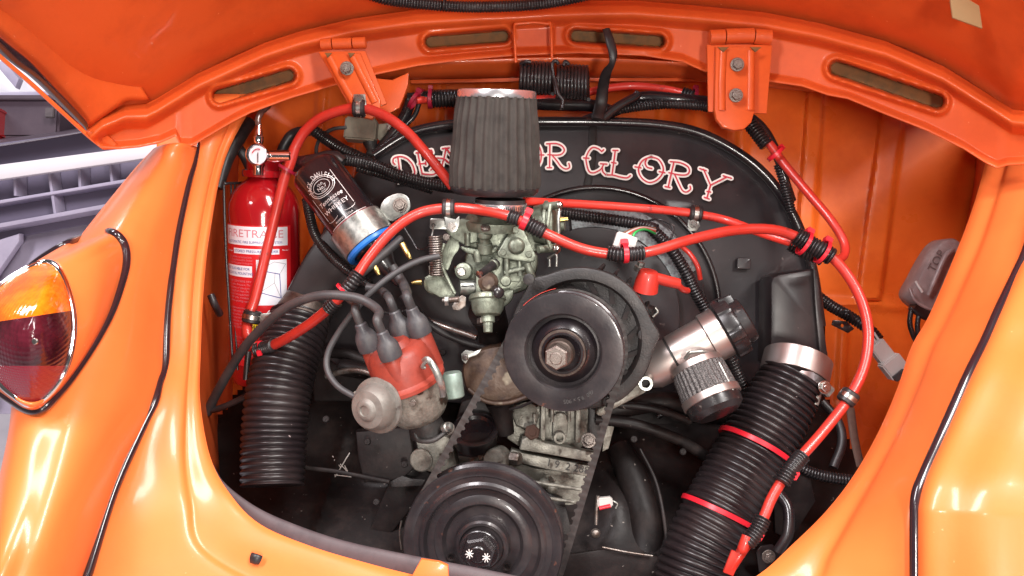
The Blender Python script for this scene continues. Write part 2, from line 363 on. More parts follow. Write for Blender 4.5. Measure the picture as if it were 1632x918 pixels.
def cylmap(c, axis, r, ang0=0, up=None):
    """(u px along the girth, v px along axis) -> camera-space on a cylinder; u=0 faces the viewer"""
    a = nrm(V3(axis)); n = np.array([0, 0, 1.]); n = nrm(n - a*np.dot(n, a)); t = np.cross(a, n); o = C3(c); s = c[2]/F
    def f(u, v, z=0):
        k = u / r + ang0; return o + s * (v*a + (r + z) * (math.cos(k)*n + math.sin(k)*t))
    return f
def patch(name, f, u0, u1, v0, v1, z, mat, parent, nu=10):
    V = []; Fc = []
    for j in range(2):
        for i in range(nu+1): V.append(f(u0 + (u1-u0)*i/nu, (v0, v1)[j], z))
    for i in range(nu): Fc.append((i, i+1, nu+2+i, nu+1+i))
    return mesh(name, V, Fc, mat, parent, 60)
#SECTION_SETTING
def flat_box(name, x0, x1, y0, y1, z0, z1, mat):
    V = [(x, y, z) for x in (x0, x1) for y in (y0, y1) for z in (z0, z1)]
    Fc = [(0, 1, 3, 2), (4, 6, 7, 5), (0, 4, 5, 1), (2, 3, 7, 6), (0, 2, 6, 4), (1, 5, 7, 3)]
    me = bpy.data.meshes.new(name); me.from_pydata(V, [], Fc); me.materials.append(mat); me.update(); o = bpy.data.objects.new(name, me); COL.objects.link(o); return o
f = flat_box('garage_floor', -6, 6, -4, 6, -.1, 0, FLR); f['kind'] = 'structure'
f = flat_box('garage_wall', -6, 6, 4.0, 4.1, .002, 3, WAL); f['kind'] = 'structure'
# plastic shelving seen beyond the left wing
sh = thing('plastic_shelving', 'lilac grey ribbed plastic shelving behind the left rear wing', 'shelving', (60, 500, 1.9))
plate('shelf_front', [(-160, 312), (-160, 288), (0, 262), (200, 236), (260, 228), (260, 248), (200, 257), (0, 286)], 1.74, 12, M('pale_shelf_edge', (.62, .58, .62), .5), sh, 2)
sheet('shelf_top', [[(-200, 262, 1.76), (60, 224, 1.76), (280, 184, 1.76)], [(-160, 215, 2.35), (60, 205, 2.35), (280, 180, 2.35)]], 4, 3, DKP, sh)
plate('rib', [(-160, 352), (-160, 345), (60, 309), (260, 275), (260, 281), (60, 314)], 1.78, 30, LIL, sh, 1)
plate('rib', [(-160, 392), (-160, 384), (60, 345), (260, 308), (260, 315), (60, 352)], 1.77, 40, LIL, sh, 1)
for x0, y0, x1, y1 in ((22, 262, 24, 312), (75, 258, 88, 345), (125, 250, 127, 298), (172, 240, 178, 290), (-30, 270, -28, 360)):
    plate('rib', [(x0-2.2, y0), (x0+2.2, y0), (x1+2.2, y1), (x1-2.2, y1)], 1.785, 30, LIL, sh, .8)
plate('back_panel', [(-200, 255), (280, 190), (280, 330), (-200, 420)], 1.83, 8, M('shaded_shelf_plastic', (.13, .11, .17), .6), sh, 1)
plate('side_panel', [(-20, 390), (120, 345), (160, 332), (230, 330), (200, 660), (-30, 660)], 1.86, 10, LIL, sh, 2)
plate('corner_post', [(-60, 400), (30, 372), (30, 385), (-8, 440), (-20, 640), (-60, 640)], 1.80, 14, LIL, sh, 2)
bx_ = thing('storage_box', 'dark plastic storage box on the shelf behind the lid corner', 'box', (55, 225, 2.1))
obox('box_shell', (58, 195, 2.1), (105, 66, 60), (1, 0, 0), (0, 1, .1), DKP, bx_, .06)
obox('box_rim', (58, 166, 2.1), (112, 8, 66), (1, 0, 0), (0, 1, .1), DKP, bx_, .2)
obox('box_latch', (80, 180, 2.02), (14, 16, 6), (1, 0, 0), (0, 1, .1), SEAL, bx_, .2)
rb = thing('red_container', 'bright red container at the left edge of the shelf', 'container', (-2, 225, 2.05))
obox('shell', (-10, 200, 2.05), (36, 46, 40), (1, 0, 0), (0, 1, .1), XRD, rb, .1)
obox('lid_rim', (-10, 180, 2.05), (40, 7, 44), (1, 0, 0), (0, 1, .1), XRD, rb, .3)
up = thing('upper_rack', 'white steel rack beams above the dark storage box', 'rack', (60, 150, 2.4))
plate('beam', [(-150, 180), (-150, 150), (70, 145), (260, 120), (260, 160), (70, 172)], 2.3, 30, LIL, up, 2)
plate('panel', [(-150, 160), (-150, 60), (200, 60), (200, 160)], 2.5, 10, WAL, up, 2)
plate('brace', [(-10, 100), (5, 95), (30, 125), (24, 140)], 2.35, 14, LIL, up, 2)
#SECTION_BODY
car = thing('car_body', 'glossy orange rear bodywork of a car framing the open engine bay', 'car body', (816, 960, .75))
E = [(410, 150, 1.02), (358, 250, .985), (334, 362, .93), (323, 455, .89), (318, 560, .85), (317, 640, .815), (333, 730, .785), (365, 790, .765), (412, 838, .755), (492, 873, .75), (582, 900, .75), (670, 922, .75), (820, 955, .745), (1000, 970, .74), (1140, 955, .74), (1213, 917, .74), (1265, 870, .75), (1318, 817, .755), (1362, 760, .765), (1402, 690, .79), (1433, 618, .81), (1455, 553, .83), (1484, 501, .85), (1527, 400, .89), (1553, 330, .92), (1572, 262, .95), (1584, 190, .98)]
O = [(330, 150, .985), (312, 255, .965), (285, 366, .915), (272, 455, .875), (264, 560, .84), (248, 638, .80), (205, 735, .765), (165, 830, .735), (125, 960, .71), (300, 1080, .70), (520, 1120, .69), (670, 1130, .68), (820, 1140, .68), (1000, 1140, .67), (1200, 1120, .67), (1457, 1010, .66), (1457, 915, .665), (1456, 832, .67), (1466, 772, .68), (1503, 688, .70), (1543, 598, .72), (1569, 545, .74), (1593, 490, .76), (1638, 395, .81), (1660, 320, .85), (1680, 250, .9), (1700, 180, .93)]
rows = []
for e, o in zip(E, O):
    e = np.array(e); o = np.array(o); cx, cy = 860, 520
    inn = nrm([cx - e[0], cy - e[1], 0]) * 9; 
    F2 = e + np.array([-inn[0]*.6, -inn[1]*.6, .06]); F1 = e + np.array([inn[0]*.06, inn[1]*.06, .008])
    q1 = e*.90 + o*.10 + np.array([0, 0, -.003]); q2 = e*.72 + o*.28 + np.array([0, 0, -.001]); q3 = e*.62 + o*.38 + np.array([0, 0, -.006]); q4 = e*.3 + o*.7 + np.array([0, 0, -.007])
    rows.append([F2, F1, e, q1, q2, q3, q4, o, o + np.array([(o-e)[0]*.02, (o-e)[1]*.02, .03])])
sheet('apron_panel', rows, 5, 6, ORG, car)
bl = [(318, 225, .972), (311, 259, .958), (301, 293, .94), (285, 366, .908), (275, 430, .88), (272, 455, .868), (266, 510, .848), (263, 583, .825), (254, 611, .808), (247, 640, .793), (228, 679, .78), (181, 785, .742), (139, 917, .708), (120, 965, .70)]
tube('left_beading', bl, [2.5, 3.5, 4.5, 5.5, 6, 6, 6.5, 6.5, 6.5, 6.5, 7, 7, 8, 8], BEAD, car)
brr = [(1700, 190, .92), (1655, 320, .845), (1636, 395, .80), (1618, 437, .783), (1593, 490, .752), (1569, 545, .732), (1543, 598, .712), (1503, 688, .692), (1472, 757, .673), (1460, 790, .666), (1458, 832, .662), (1458, 915, .657), (1458, 960, .655)]
tube('right_beading', brr, [5, 6, 6, 6.5, 7, 7.5, 8, 8, 8, 8, 8, 8], BEAD, car)
def bx2(y, P):
    P = np.array(P); return np.interp(y, P[:, 1], P[:, 0]), np.interp(y, P[:, 1], P[:, 2])
LW = [(235, [(-.035, 290, 228), (-.03, 262, 231), (.04, 243, 240), (.18, 246, 255)]),
      (270, [(-.03, 275, 264), (-.03, 240, 268), (.05, 208, 278), (.19, 215, 290)]),
      (366, [(-.05, 238, 364), (-.07, 178, 366), (.02, 128, 378), (.23, 140, 392)]),
      (455, [(-.06, 210, 455), (-.08, 140, 457), (-.02, 72, 458), (.22, 85, 470)]),
      (545, [(-.065, 200, 548), (-.095, 118, 555), (-.06, 34, 565), (.16, 44, 580)]),
      (640, [(-.065, 178, 648), (-.10, 98, 660), (-.08, 20, 680), (.15, 26, 690)]),
      (740, [(-.065, 142, 750), (-.095, 72, 760), (-.07, 2, 770), (.15, 4, 800)]),
      (850, [(-.06, 108, 860), (-.09, 48, 868), (-.08, -14, 880), (.12, -14, 900)]),
      (960, [(-.06, 70, 960), (-.08, 10, 970), (-.07, -40, 980), (.12, -40, 990)])]
rows = []
for y, l in LW:
    x, d = bx2(y, bl); r = [(x+3, y, d+.03), (x, y, d+.004)] + [(a, b, d+dd) for dd, a, b in l]; rows.append(r)
sheet('left_wing', rows, 8, 8, ORG, car)
rows = []
for y in (200, 320, 395, 490, 545, 598, 688, 757, 800, 832, 915, 980):
    P = sorted(brr, key=lambda p: p[1]); x, d = bx2(y, P)
    rows.append([(x-3, y, d+.03), (x, y, d+.006), (x+18, y+2, d-.012), (x+60, y+4, d-.022), (x+140, y+8, d-.04), (x+300, y+20, d-.05), (x+480, y+30, d+.05)])
sheet('right_wing', rows, 5, 6, ORG, car)
tube('hole_plug', [(401, 889, ondepth('apron_panel', 403, 890)-.004), (408, 891, ondepth('apron_panel', 408, 891)-.006), (415, 893, ondepth('apron_panel', 415, 893)-.004)], [9, 8], RUB, car, flat=(1, .5), seg=14)
# striker tab on the lower edge
plate('catch_tab', [(650, 930), (671, 892), (700, 896), (714, 902), (716, 935)], .735, 10, ORG, car, 2)
tube('lower_seal', [(333, 738, .81), (352, 776, .80), (400, 820, .795), (460, 852, .79), (540, 880, .79), (640, 902, .79), (760, 925, .785), (880, 950, .78)], [5, 9, 15, 19, 20, 20, 20, 20], SEAL, car, flat=(1, .5), seg=16)
# firewall with pressed channels
def chan(x, x0, x1, e=3.0): return .5*(math.tanh((x-x0)/e) - math.tanh((x-x1)/e))
def fw(x, y, a, b):
    d = 0
    xa = x + .07*(y-150); xb = x + .13*(y-190)
    up_ = 1 if y < 478 else 0
    if up_:
        d -= .013*chan(xa, 1287, 1313, 1.8); d -= .014*chan(xb, 1403, 1440, 1.8)
        for q in (505, 560, 640, 690, 760, 1050, 1090, 1180): d -= .006*chan(xa, q, q+16)
    d -= .009*math.exp(-((y - (487 + (x-1400)*.05))/7)**2) * (1 if x > 1200 else 0)
    if y > 500:
        d -= .008*chan(x + .05*(y-520), 1338, 1352, 3)*(1 if y < 640 else 0)
    d -= .02*(y > 620)*min(1, max(0, (y-620)/100))
    return d
nx, ny = 480, 130
rows = [[(250 + 1450*j/nx, 30 + 740*i/ny, 1.30) for j in range(nx+1)] for i in range(ny+1)]
sheet('firewall', rows, 1, 1, FWP, car, dfun=fw, lin=True)
# side walls of the bay
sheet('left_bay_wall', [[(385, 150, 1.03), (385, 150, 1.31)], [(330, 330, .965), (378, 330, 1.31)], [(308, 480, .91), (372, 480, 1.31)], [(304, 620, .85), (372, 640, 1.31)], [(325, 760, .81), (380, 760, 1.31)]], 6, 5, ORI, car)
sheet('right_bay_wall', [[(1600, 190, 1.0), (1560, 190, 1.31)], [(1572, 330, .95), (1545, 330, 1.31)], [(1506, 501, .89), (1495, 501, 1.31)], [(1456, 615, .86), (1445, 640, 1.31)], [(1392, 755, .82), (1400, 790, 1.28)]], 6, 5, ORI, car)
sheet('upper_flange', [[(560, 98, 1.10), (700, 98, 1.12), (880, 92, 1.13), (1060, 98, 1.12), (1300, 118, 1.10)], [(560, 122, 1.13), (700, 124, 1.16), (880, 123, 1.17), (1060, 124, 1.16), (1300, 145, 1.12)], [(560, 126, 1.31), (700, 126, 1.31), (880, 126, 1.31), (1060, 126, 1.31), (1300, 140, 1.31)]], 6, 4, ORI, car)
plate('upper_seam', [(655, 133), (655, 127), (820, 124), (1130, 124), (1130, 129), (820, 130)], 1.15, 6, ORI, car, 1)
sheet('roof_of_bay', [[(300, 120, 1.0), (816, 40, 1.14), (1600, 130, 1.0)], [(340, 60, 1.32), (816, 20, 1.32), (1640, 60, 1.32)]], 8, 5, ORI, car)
# tail light
tl = bpy.data.objects.new('tail_light', None); COL.objects.link(tl); tl.parent = car; tl.location = world([C3((60, 560, .72))])[0] - rootpos(car)
tl['label'] = 'tail light with amber, dark red and crimson lens sections'
G = [(150, 374, .86), (178, 370, .848), (197, 388, .832), (201, 418, .82), (192, 455, .80), (177, 497, .783), (154, 540, .762), (127, 582, .744), (97, 622, .727), (60, 655, .71), (22, 640, .72), (-30, 590, .76), (-20, 500, .84), (45, 430, .90), (105, 390, .88)]
Rm = [(70, 418, .745), (86, 421, .735), (99, 438, .722), (111, 470, .71), (118, 508, .70), (116, 546, .69), (105, 588, .683), (84, 622, .68), (52, 646, .675), (24, 632, .67), (-5, 604, .67), (-30, 550, .68), (-28, 490, .70), (5, 452, .72), (42, 428, .735)]
G = [(x, y, ondepth('left_wing', x, y) - .004) if i < 10 else (x, y, d) for i, (x, y, d) in enumerate(G)]; g = cr(G, 8, True); rm = cr(Rm, 8, True)
rows = [[*map(tuple, g), tuple(g[0])], [*map(tuple, g*.55 + rm*.45 + np.array([0, 0, -.012])), tuple((g*.55 + rm*.45 + np.array([0, 0, -.012]))[0])], [*map(tuple, rm), tuple(rm[0])]]
A = np.array(rows); A = np.array([cr(A[:, j], 8) for j in range(A.shape[1])]).transpose(1, 0, 2)
sheet('housing', A, 1, 1, ORG, tl, lin=True)
tube('gasket', [(x, y, d-.004) for x, y, d in [*map(tuple, cr(G, 3, True)), G[0]]], 7.0, BEAD, tl, n=3)
tube('chrome_rim', [*map(tuple, cr(Rm, 3, True)), Rm[0]], 4.6, CHR, tl, n=3)
cen = np.array([42, 530, .655])
def lens(name, mat, test, ribs=0):
    V = []; Fc = []; nr = 16; n = len(rm)
    for i in range(nr+1):
        s = 1 - i/nr
        for p in rm:
            q = cen + (p - cen)*s; q[2] = (cen[2]-.018)*(1-s*s) + p[2]*s*s
            if ribs: q[2] += 0
            V.append(q)
    for i in range(nr):
        for j in range(n):
            k = (j+1) % n; Fc.append((i*n+j, i*n+k, (i+1)*n+k, (i+1)*n+j))
    VC = [C3(q) for q in V]; bm = bmesh.new(); bv = [bm.verts.new(q) for q in VC]
    for f_ in Fc:
        try: bm.faces.new([bv[k] for k in f_])
        except ValueError: pass
    for (pa, pb, side) in test:
        no = np.cross(C3((*pa, 1)), C3((*pb, 1))); no = no * side
        bmesh.ops.bisect_plane(bm, geom=bm.verts[:]+bm.edges[:]+bm.faces[:], plane_co=(0, 0, 0), plane_no=no.tolist(), clear_outer=True)
    bm.verts.index_update(); V2 = [v.co[:] for v in bm.verts]; F2_ = [tuple(v.index for v in f_.verts) for f_ in bm.faces]; bm.free()
    mesh(name, V2, F2_, mat, tl, 70)
c1, c2_ = ((0, 512), (120, 494)), ((0, 583), (120, 583))
lens('amber_lens', AMB, [(*c1, 1)], 1); lens('dark_red_lens', DRL, [(*c1, -1), (*c2_, 1)]); lens('red_reflector', RRL, [(*c2_, -1)])
inst('screw', SC, (57, 544, .623), (-.1, 0, 1), 5, tl)
#SECTION_LID
lid = thing('engine_hatch', 'raised orange engine lid with slotted inner frame, seen from below', 'engine lid', (840, 60, 1.03))
L_ = np.array([(136, 211), (150, 226), (162, 237), (190, 238), (222, 235), (255, 228), (280, 217), (288, 233), (306, 233), (340, 213), (374, 193), (400, 180), (463, 157), (531, 137), (600, 119), (667, 105), (740, 96), (820, 89), (925, 85), (1025, 89), (1088, 99), (1124, 115), (1224, 130), (1279, 138), (1319, 152), (1351, 158), (1412, 183), (1478, 209), (1536, 238), (1569, 259), (1589, 269), (1605, 264), (1640, 262), (1680, 270)])
U_ = np.array([(136, 206), (162, 183), (199, 167), (233, 166), (251, 157), (314, 118), (420, 69), (478, 50), (562, 30), (661, 16), (760, 10), (820, 8), (880, 4), (931, 2), (1009, 1), (1110, 9), (1220, 20), (1306, 37), (1412, 66), (1504, 106), (1571, 148), (1613, 175), (1640, 178), (1680, 180)])
def Ux(x): return np.interp(x, U_[:, 0], U_[:, 1])
def Lx(x): return np.interp(x, L_[:, 0], L_[:, 1])
def Dx(x): return 1.045 - .155*(abs(x-860)/730)**2
slots = [((350, 153), (459, 121), 12), ((687, 67), (802, 58), 11), ((918, 57), (1050, 66), 11), ((1334, 109), (1494, 162), 13)]
def sd(x, y, s):
    (ax, ay), (bx, by), r = s; t = max(0, min(1, ((x-ax)*(bx-ax) + (y-ay)*(by-ay)) / ((bx-ax)**2 + (by-ay)**2)))
    return math.hypot(x-ax-t*(bx-ax), y-ay-t*(by-ay)) - r
def smooth(v, a, b): t = max(0, min(1, (v-a)/(b-a))); return t*t*(3-2*t)
nx, ns = 770, 64; V = []; Fc = []; olive = []
for i in range(nx+1):
    x = 136 + 2*i; u, l = Ux(x), Lx(x)
    for j in range(ns+1):
        s = -.0 + j/ns; y = u + (l-u)*s; d = Dx(x) + .01*s
        hgt = l-u; e = (y-u)
        d -= .016*smooth(e, 0, 10)                       # rolled upper edge
        d -= .010*math.exp(-((e-20)/9)**2)
        tr = smooth(e, 26, 40)*smooth(l-y, 2, 14)
        d += .012*tr*(1 if hgt > 55 else max(0, (hgt-30)/25))
        m = min(sd(x, y, q) for q in slots)
        d -= .008*math.exp(-((m-4)/4.5)**2)*(1 if m > 0 else .6)
        d += .030*smooth(-m, -1.5, 2.5)
        if m < -1: olive.append((i, j))
        # bump of the latch box in the middle
        d -= .006*chan(x, 820, 882, 2)*chan(y, 38, 98, 2)
        # step near the hinges
        d -= .010*smooth(x, 590, 640)*smooth(-x, -1110, -1070)*smooth(y, 45, 70)*0
        V.append(C3((x, y, d)))
for i in range(nx):
    for j in range(ns):
        a = i*(ns+1)+j; Fc.append((a, a+1, a+ns+2, a+ns+1))
ol = set(olive)
o = mesh('inner_frame', V, Fc, [ORI, RSH], lid, 60)
# material of the recessed slot floors
for p in o.data.polygons:
    i, j = divmod(p.index, ns)
    if (i, j) in ol and (i+1, j+1) in ol: p.material_index = 1
m = o.modifiers.new('solid', 'SOLIDIFY'); m.thickness = .0012; m.offset = 0
# outer skin running up towards the viewer
rows = []
bot = [(130, 206), (190, 172), (251, 160), (314, 121), (420, 72), (562, 33), (700, 14), (880, 7), (1009, 4), (1220, 23), (1412, 69), (1504, 109), (1571, 151), (1613, 178), (1700, 190)]
for k, (kx, ky, dz) in enumerate(((1.0, 2, .018), (1.03, -50, -.05), (1.10, -150, -.15), (1.2, -330, -.30), (1.3, -600, -.42))):
    r = []
    for (x, y) in bot:
        w = abs(x-860)/730; xx = 860 + (x-860)*kx
        yy = y + ky*(1 if k == 0 else (1 + .0*w))
        if k: xx = 860 + (x-860)*(1 + (kx-1)*1.0) - (136*0)
        # left edge follows the photographed line
        r.append((xx, yy, Dx(min(max(x, 136), 1600)) + dz))
    rows.append(r)
# fix left boundary onto the traced edge
edge = [(134, 208, .912), (92, 160, .86), (0, 74, .77), (-180, -95, .64), (-420, -300, .52)]
for k in range(5):
    r = rows[k]; dx = edge[k][0] - r[0][0]; dy = edge[k][1] - r[0][1]
    for i in range(6):
        w = 1 - i/6; r[i] = (r[i][0] + dx*w, r[i][1] + dy*w, r[i][2] + (edge[k][2]-r[0][2])*w if i else edge[k][2])
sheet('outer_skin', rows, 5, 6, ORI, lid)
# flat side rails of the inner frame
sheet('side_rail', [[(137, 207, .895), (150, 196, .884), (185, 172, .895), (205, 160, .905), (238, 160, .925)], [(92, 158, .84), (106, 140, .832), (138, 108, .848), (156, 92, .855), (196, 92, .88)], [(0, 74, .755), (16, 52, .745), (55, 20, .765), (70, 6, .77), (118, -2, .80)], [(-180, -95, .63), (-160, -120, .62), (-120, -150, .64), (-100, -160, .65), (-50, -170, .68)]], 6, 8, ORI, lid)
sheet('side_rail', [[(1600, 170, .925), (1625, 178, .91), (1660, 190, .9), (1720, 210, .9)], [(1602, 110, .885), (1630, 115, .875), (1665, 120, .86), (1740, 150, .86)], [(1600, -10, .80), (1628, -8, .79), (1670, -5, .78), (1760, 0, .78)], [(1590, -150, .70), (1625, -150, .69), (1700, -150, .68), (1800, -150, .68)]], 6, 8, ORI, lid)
tube('edge_rubber', [(137, 205, .872), (131, 194, .858), (96, 158, .812), (50, 113, .760), (4, 75, .725), (-88, -6, .65), (-180, -91, .59)], [4, 8, 10, 11, 12, 13], BEAD, lid, flat=(1, .6), seg=16)
tube('lid_lip', [(165, 236, .90), (138, 214, .89), (92, 172, .845), (45, 129, .80), (0, 90, .76), (-90, 6, .69)], [3, 3.5, 4, 4, 4], ORG, lid, flat=(1, .7))
plate('corner_foot', [(136, 210), (152, 212), (172, 216), (185, 230), (178, 237), (163, 238)], .905, 8, ORI, lid, 2)
plate('card_pad', [(1514, -8), (1541, -3), (1561, 9), (1566, 45), (1519, 28)], .80, 4, TAPE, lid, .8)
# hinges
def hinge(P, mat=ORI):
    h = bpy.data.objects.new('hinge', None); COL.objects.link(h); h.parent = lid; h.location = world([C3((*P['at'], .99))])[0] - rootpos(lid)
    plate('hinge_plate', P['plate'], .985, 5, mat, h, 1.2)
    plate('hinge_channel', P['chan'], .975, 12, mat, h, 3.2)
    for q in P['ridges']: tube('ridge', [(*a, .976) for a in q], 6.5, mat, h, flat=(1, .8), seg=14)
    for q in P['knuckles']: tube('knuckle', [(*q[0], .985), (*q[1], .985)], q[2], mat, h, seg=18)
    for b in P['bolts']: inst('bolt', HBD, (b[0], b[1], .967), (0, .1, 1), 8.2, h)
    for v_ in P['vents']: plate('vent_mouth', v_, .971, 2, RSH, h, .4)
    return h
hinge(dict(at=(1175, 120), plate=[(1127, 71), (1231, 71), (1222, 181), (1129, 178)], chan=[(1141, 74), (1205, 74), (1204, 175), (1198, 195), (1186, 206), (1170, 208), (1152, 203), (1142, 190), (1139, 175)], ridges=[((1152, 82), (1150, 130), (1150, 176)), ((1196, 82), (1196, 130), (1195, 176))],
    knuckles=[((1131, 60), (1154, 59), 12), ((1156, 58), (1200, 57), 12), ((1202, 58), (1228, 60), 12)], bolts=[(1175, 103), (1173, 152)], vents=[[(1144, 75), (1162, 75), (1153, 83)], [(1196, 75), (1214, 75), (1204, 83)]]))
hinge(dict(at=(560, 120), plate=[(507, 82), (582, 81), (616, 165), (598, 172), (556, 168)], chan=[(518, 84), (574, 84), (606, 160), (606, 178), (592, 190), (576, 186), (560, 172)], ridges=[((525, 92), (545, 130), (566, 166)), ((562, 92), (580, 128), (598, 164))],
    knuckles=[((512, 71), (529, 70), 9), ((531, 70), (561, 69), 9), ((563, 69), (583, 68), 9)], bolts=[(553, 109)], vents=[[(517, 84), (529, 84), (522, 92)], [(554, 84), (566, 84), (558, 92)]]))
plate('hinge_mount', [(596, 124), (625, 127), (651, 115), (650, 135), (643, 155), (636, 172), (618, 182), (600, 180)], 1.02, 8, ORI, lid, 2)
# spring bracket pressed on the frame
for q in ([(822, 100), (820, 44), (825, 38)], [(880, 100), (878, 42), (872, 38)], [(824, 38), (850, 36), (874, 38)]): tube('bracket_edge', [(x, y, 1.005) for x, y in q], 2.2, ORI, lid)
#SECTION_BAY
sp = thing('lid_spring', 'black double coil torsion spring hanging under the lid centre', 'spring', (880, 130, 1.02))
for cx, cy, tw, ra in ((855, 124, 52, 24), (913, 131, 50, 26)):
    n = 9; pts = []
    for i in range(n*14+1):
        t = i/14*2*math.pi; pts.append((cx - tw/2 + tw*i/(n*14), cy + ra*math.cos(t) + (i/(n*14)-.5)*3, 1.02 - ra*math.sin(t)*1.02/F))
    tube('coil', pts, 3.1, PLA, sp, seg=8, n=1)
tube('spring_leg', [(829, 102, 1.01), (838, 98, 1.005), (846, 99, 1.005)], 3, PLA, sp)
tube('spring_leg', [(886, 150, 1.0), (882, 120, 1.0), (880, 102, 1.0), (886, 97, 1.0), (890, 102, 1.0)], 3, PLA, sp)
tube('spring_leg', [(884, 125, .995), (890, 150, .99), (897, 160, .99), (896, 172, .99)], 3, PLA, sp)
tube('spring_leg', [(898, 105, 1.0), (901, 98, 1.0), (907, 103, 1.0)], 3, PLA, sp)
tag(tube('corrugated_conduit', [(560, -20, .93), (610, -2, .94), (660, 5, .95), (740, 11, .955), (830, 9, .955), (890, 2, .95), (960, -14, .94)], 8.5, PLA, corr=(4.6, .9)), 'black corrugated conduit looped across the lid above the spring', 'conduit', 'black corrugated conduits')
tie((708, 7, .95), (1, .08, 0), 8, 'dark tie round the conduit at the very top of the lid', 3, 90, hs=.6, TIE=PLA)
def conduit(pts, r, label, per=4.6, amp=.9, mat=None): return tag(tube('corrugated_conduit', pts, r, mat or PLA, corr=(per, amp), seg=12), label, 'conduit', 'black corrugated conduits')
def cable(pts, r, mat, label, cat='cable', name='cable', **k): return tag(tube(name, pts, r, mat, **k), label, cat)
st = cable([(966, 46, 1.0), (971, 62, .995), (977, 85, .995), (975, 102, 1.0), (966, 118, 1.02), (961, 140, 1.04), (958, 165, 1.05), (953, 190, 1.045)], [6, 7, 7, 5, 8, 9, 10, 11], RUB, 'twisted black tape strap hanging from the right middle lid slot', 'strap', 'tape_strap', flat=(1, .35))
# fan shroud
fs = thing('fan_shroud', 'black painted fan housing lettered DEATH OR GLORY in red and white', 'fan housing', (950, 480, 1.1))
out = [(478, 480), (498, 420), (520, 350), (560, 285), (600, 243), (650, 213), (700, 199), (780, 193), (880, 192), (980, 193), (1060, 199), (1120, 214), (1180, 245), (1228, 285), (1262, 335), (1284, 385), (1300, 440), (1310, 520), (1310, 600), (1150, 640), (900, 650), (700, 640), (560, 600), (500, 540)]
q = cr(out, 6, True)
plate('housing', [tuple(p) for p in q], 1.065, 130, SAT, fs, 5)
rim = [(596, 247, 1.058), (648, 215, 1.058), (700, 201, 1.058), (780, 195, 1.058), (880, 194, 1.058), (980, 195, 1.058), (1060, 200, 1.058), (1120, 214, 1.058), (1180, 246, 1.058), (1226, 286, 1.058), (1260, 336, 1.058), (1282, 386, 1.058), (1297, 440, 1.058), (1308, 520, 1.058)]
tube('rim_bead', rim, 8, BLK, fs, seg=14)
rim2 = [(x - (x-950)*.018, y + 11, .003+d) for x, y, d in rim[3:]]
# fan inlet step
def arc(cx, cy, r, a0, a1, n=24, ry=None): return [(cx + r*math.cos(math.radians(a0+(a1-a0)*i/n)), cy + (ry or r)*math.sin(math.radians(a0+(a1-a0)*i/n))) for i in range(n+1)]
tube('inlet_step', [(x, y, 1.062) for x, y in arc(950, 495, 196, -170, 60, 40)], 4.5, BLK, fs, seg=12)
plate('inlet_plate', arc(950, 495, 176, 0, 359, 60), 1.062, 6, SAT, fs, 1.5)
plate('galvanised_crescent', arc(950, 495, 172, -104, -22, 24) + arc(945, 500, 138, -22, -104, 24), 1.055, 4, FRO, fs, 1)
plate('fan_guard_cover', arc(944, 502, 140, 0, 359, 48), 1.050, 8, SAT, fs, 2)
plate('shadow_band', [(939, 198), (952, 198), (949, 262), (941, 302), (929, 300), (937, 262)], 1.0625, 5, TIN, fs, 1.2)  # dark plate put where only a shadow falls down the housing
plate('small_tab', rot2(rrect(22, 18, 2), (1186, 420), 3), 1.055, 8, SAT, fs, 2)
# side ducts
plate('duct', cr([(500, 385), (560, 330), (610, 350), (600, 420), (545, 470), (512, 515), (478, 525), (444, 500), (462, 450)], 4, True).tolist(), 1.0, 60, DUCT, fs, 8)
plate('duct', [(1228, 452), (1232, 441), (1242, 436), (1296, 428), (1303, 436), (1312, 520), (1318, 588), (1300, 602), (1262, 600), (1226, 580), (1228, 520)], 1.0, 70, DUCT, fs, 9)
plate('duct_flange', [(1296, 428), (1303, 432), (1313, 520), (1322, 585), (1316, 596), (1309, 590), (1300, 500)], .995, 20, DUCT, fs, 2)
